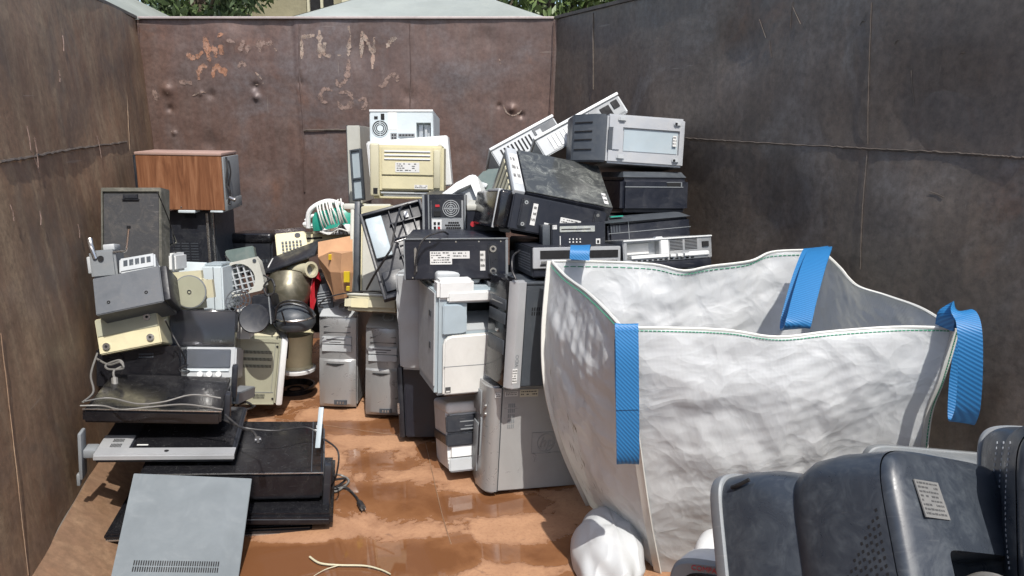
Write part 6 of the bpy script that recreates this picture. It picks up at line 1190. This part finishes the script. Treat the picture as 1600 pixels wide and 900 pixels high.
# back left: short loop standing over the rim
strap('', [P(908, 412, 2.46), P(906, 396, 2.48), P(908, 386, 2.46), P(907, 384, 2.42), P(906, 392, 2.38), P(905, 406, 2.37)], 0.062, (1, 0.1, 0))
# back right: loop folded over the rim and hanging inside
strap('', [P(1270, 396, 2.42), P(1276, 388, 2.36), P(1272, 392, 2.30), P(1258, 430, 2.22), P(1244, 480, 2.16), P(1238, 508, 2.14), P(1240, 513, 2.12), P(1247, 506, 2.08), P(1256, 470, 2.12), P(1270, 420, 2.20), P(1280, 392, 2.28), P(1282, 388, 2.36)], 0.068, (0.9, -0.35, 0.18))
# front right: loop arching out to the right and hanging free
def fr_side(t):
    k = min(1, max(0, min((t-0.10)/0.14, (0.95-t)/0.12))); return Vector((0.35, -0.9, 0)).lerp(Vector((0.88, -0.42, 0)), k)
strap('', [P(1476, 512, 1.845), P(1480, 494, 1.84), P(1494, 486, 1.83), P(1509, 494, 1.80), P(1515, 520, 1.77), P(1516, 575, 1.76), P(1513, 630, 1.765), P(1508, 652, 1.78), P(1503, 660, 1.80), P(1499, 650, 1.825), P(1501, 600, 1.85), P(1507, 550, 1.86), P(1505, 515, 1.87), P(1490, 499, 1.87), P(1478, 506, 1.87)], 0.052, fr_side)
# crumpled spare bag on the floor at its foot
cr = G(944, 884, 0.0); cb = thing('crumpled_bag', 'crumpled white sack lying on the wet floor against the foot of the bulk bag', 'bag', Matrix.Translation(cr)); bm = bmesh.new()
bmesh.ops.create_icosphere(bm, subdivisions=6, radius=1)
for v in bm.verts:
    d = v.co.copy(); an = math.atan2(d.y, d.x)
    k = 1+0.16*noise.noise(d*1.5+Vector((2, 1, 0)))+0.03*math.sin(an*7+3*noise.noise(d*1.3))*(1-0.5*d.z)+0.035*(1-abs(noise.noise(d*1.9+Vector((5, 0, 2)))))**5
    v.co = Vector((d.x*0.10*k, d.y*0.20*k, max(-0.0, d.z*0.10*k+0.05)))
    v.co.x += v.co.z*0.2
link('sack', bm, plastic('white_sack_plastic', (0.50, 0.515, 0.52), 0.4, 0.15), cb, 70)

# ================================================================== FOREGROUND MONITORS
def loft(bm, secs, n=40, close=(True, True), expo=4.5):
    """secs: list of (centre, half-width vec, half-height vec, exponent) superellipse rings"""
    prev = None; first = None
    for (c, a_, b_, e_) in secs:
        ring = []
        for k in range(n):
            t = 2*math.pi*k/n; ct, st = math.cos(t), math.sin(t)
            ring.append(bm.verts.new(c+a_*(math.copysign(abs(ct)**(2/e_), ct))+b_*(math.copysign(abs(st)**(2/e_), st))))
        if prev:
            for k in range(n): bm.faces.new((prev[k], prev[(k+1) % n], ring[(k+1) % n], ring[k]))
        else: first = ring
        prev = ring
    if close[0]: bm.faces.new(first[::-1])
    if close[1]: bm.faces.new(prev)
def crt(name, label, Mx, W, H, L, mat='crt', detail=True):
    """monitor with its screen at y=0 facing -y... tube neck towards +y; x width, z height"""
    r = thing(name, label, 'monitor', Mx, None)
    V = Vector; hx, hz = W/2, H/2
    def S(y, kx, kz, dz=0.0, e=7): return (V((0, y, hz+dz)), V((hx*kx, 0, 0)), V((0, 0, hz*kz)), e)
    bm = bmesh.new(); loft(bm, [S(0.0, 0.985, 0.985, e=9), S(0.006, 1, 1, e=9), S(0.028, 1.0, 1.0, e=9), S(0.031, 0.985, 0.985, e=9)], 72); link('front_bezel', bm, M['grey'], r, 35)
    bm = bmesh.new(); loft(bm, [S(-0.002, 0.84, 0.80, 0.012, 8), S(-0.0005, 0.86, 0.82, 0.012, 8)], 48); link('screen', bm, M['gloss'], r, 35)
    bm = bmesh.new()
    loft(bm, [S(0.0315, 0.975, 0.975, e=8), S(0.08, 0.975, 0.975, e=8), S(0.13, 0.95, 0.95, 0, 7), S(0.165, 0.90, 0.90, 0, 6.5), S(0.190, 0.850, 0.86, 0, 6)], 96, (True, False))
    sh = link('front_shell', bm, M[mat], r, 35)
    bm = bmesh.new()
    loft(bm, [S(0.186, 0.845, 0.855, 0, 6), S(0.192, 0.865, 0.890, 0, 6), S(0.23, 0.885, 0.94, 0.006, 6), S(0.28, 0.87, 0.94, 0.008, 6), S(L-0.09, 0.82, 0.90, 0.006, 6)], 96, (False, False)); link('middle_shell', bm, M[mat], r, 35)
    bm = bmesh.new()
    B_ = [S(L-0.0895, 0.812, 0.892, 0.006, 6), S(L-0.084, 0.812, 0.892, 0.006, 6), S(L-0.076, 0.800, 0.880, 0.006, 6), S(L-0.070, 0.775, 0.855, 0.004, 6), S(L-0.062, 0.70, 0.76, 0.002, 5.5)]+([] if detail else [S(L-0.045, 0.45, 0.48, 0, 5), S(L-0.038, 0.2, 0.2, 0, 4)])
    if detail: B_ = B_+[(V((0, L-0.046, hz-0.03)), V((hx*0.44, 0, 0)), V((0, 0, hz*0.24)), 12), (V((0, L-0.13, hz-0.03)), V((hx*0.40, 0, 0)), V((0, 0.0, hz*0.21)), 12)]
    loft(bm, B_, 96, (False, True)); bk = link('back_shell', bm, M[mat], r, 35)
    return r, sh, bk

def frame_at(axis, up, corner, loc):
    """matrix whose y runs from screen to rear, with the local point 'corner' put at loc"""
    y = Vector(axis).normalized(); z = Vector(up); x = y.cross(z).normalized(); z = x.cross(y)
    m = Matrix((x, y, z)).transposed().to_4x4(); m.translation = loc-(x*corner[0]+y*corner[1]+z*corner[2]); return m
W, H, L = 0.42, 0.40, 0.46
Mx = frame_at((0.50, -0.72, 0.56), (0.0, 0.64, 0.77), (W/2, 0.0, H), P(1103, 738, 1.46))
r, sh, bk = crt('crt_monitor', 'large charcoal tube monitor with a rating sticker and a grey cord at its rear', Mx, W, H, L)
def rear(u, v, o): return Vector((0.128-u*0.062, L-0.0500-v*0.0080+o, H/2+0.066+v*0.062))
sticker(r, rear, 0.0, 0.0, 1.0, 1.0, 8, 41, plastic('dull_rating_sticker', (0.17, 0.17, 0.165), 0.5, 0.2))
add(r, 'connector', 'hole', lambda bm: (bx(bm, -0.05, L-0.128, 0.150, 0.05, L-0.112, 0.170, 0.003),))
add(r, 'cord', 'gcable', lambda bm: tube(bm, spline([(0.0, L-0.12, 0.165), (-0.005, L-0.06, 0.185), (-0.02, L-0.02, 0.16), (-0.03, L-0.01, 0.08), (-0.03, L-0.01, -0.06)], 7), 0.006, 9))
# side vents: a triangle of small raised slots on the near side of the middle and back shells
def sidev(y, z):     # half width of the shell at y
    tab = ((0.192, 0.865), (0.23, 0.885), (0.28, 0.87), (L-0.09, 0.82), (L-0.05, 0.80))
    for (a0, k0), (a1, k1) in zip(tab, tab[1:]):
        if a0 <= y <= a1: return W/2*(k0+(k1-k0)*(y-a0)/(a1-a0))
    return W/2*0.7
def vents(bm):
    for i in range(16):
        for j in range(16):
            if i+j < 15: continue
            y = 0.222+i*0.0088; z = 0.085+(15-j)*0.0125+ (0.004 if i % 2 else 0)
            zz = abs(z-H/2-0.006)/(H/2*0.93)
            if zz > 0.96: continue
            x = sidev(y, z)*(1-zz**6)**(1/6)+0.0005
            x2 = sidev(y+0.004, z)*(1-zz**6)**(1/6)+0.0005
            vs = [bm.verts.new(p) for p in ((x, y, z), (x2, y+0.004, z+0.002), (x2+0.0006, y+0.004, z+0.0065), (x+0.0006, y, z+0.0055))]; f = bm.faces.new(vs)
add(r, 'vent', 'hole', vents, 0)
add(r, 'cover_slot', 'hole', lambda bm: tube(bm, spline([(W/2*0.968, 0.062, H*0.90), (W/2*0.973, 0.085, H*0.905), (W/2*0.955, 0.108, H*0.92)], 4), 0.004, 6))
# pale one close behind on the right
Mx = frame_at((0.10, -0.95, 0.25), (0.10, 0.25, 1), (0.0, 0.36, 0.18), P(1618, 884, 1.42))
r, sh, bk = crt('crt_monitor', 'pale grey tube monitor mostly hidden behind the two dark ones', Mx, 0.38, 0.36, 0.40, 'grey', False)
add(r, 'vent', 'hole', lambda bm: [bx(bm, -0.08+0.017*i, 0.3635, 0.10+0.008*j, -0.072+0.017*i, 0.366, 0.104+0.008*j) for i in range(10) for j in range(18)], 0)
# dark one at the picture's right edge
Mx = frame_at((-0.45, -0.80, 0.40), (0.10, 0.40, 0.90), (0.0, 0.36, 0.18), P(1790, 850, 1.02))
r, sh, bk = crt('crt_monitor', 'dark rounded tube monitor with three columns of dash vents', Mx, 0.38, 0.36, 0.40, 'crt', False)
r0_dark = r
# white one low in front of the bag
Mx = frame_at((0.35, 0.90, -0.2), (0.05, 0.25, 1), (-0.19, 0.0, 0.36), P(1046, 872, 1.56))
r, sh, bk = crt('crt_monitor', 'white tube monitor with red lettering, low between the bulk bag and the charcoal monitor', Mx, 0.38, 0.36, 0.36, 'white', False)
sh.parent.children[0].data.materials[0] = M['white']
def wfront(u, v, o): return Vector((-0.19+u*0.38, -o, v*0.36))
text_mesh('lettering', 'COMPAQ', 0.016, face_mx(wfront, 0.22, 0.965, 0.001), M['red'], r)

# dash vents lie on the shell itself: cast rays down onto it and set each dash on the surface
dk = r0_dark
dg = bpy.context.evaluated_depsgraph_get(); dg.update(); bm = bmesh.new(); hits = 0; inv = dk.matrix_world.inverted()
for c_, x0 in enumerate((1551, 1561, 1571)):
    for k in range(24):
        for px, py in ((x0+(k-12)**2*0.05, 690+k*8.5),):
            o_ = Vector((0, 0, CAM_H)); d_ = (P(px, py, 1.0)-o_).normalized(); ok, loc, nrm, _, ob, _ = SC.ray_cast(dg, o_, d_)
            if ok and ob.parent == dk:
                p2 = SC.ray_cast(dg, o_, (P(px, py+4, 1.0)-o_).normalized()); e = (p2[1]-loc) if p2[0] and p2[4].parent == dk else None
                if e is None or e.length > 0.02: continue
                s_ = e.cross(nrm).normalized()*0.0011; q = [inv @ (loc+nrm*0.0008+a) for a in (-s_, s_, s_+e, -s_+e)]; q2 = [inv @ (loc-nrm*0.001+a) for a in (-s_, s_, s_+e, -s_+e)]
                A_ = [bm.verts.new(v) for v in q]; B_ = [bm.verts.new(v) for v in q2]; bm.faces.new(A_)
                for i in range(4): bm.faces.new((A_[i], A_[(i+1) % 4], B_[(i+1) % 4], B_[i]))
                hits += 1
link('vent', bm, M['lgrey'], dk, 0)
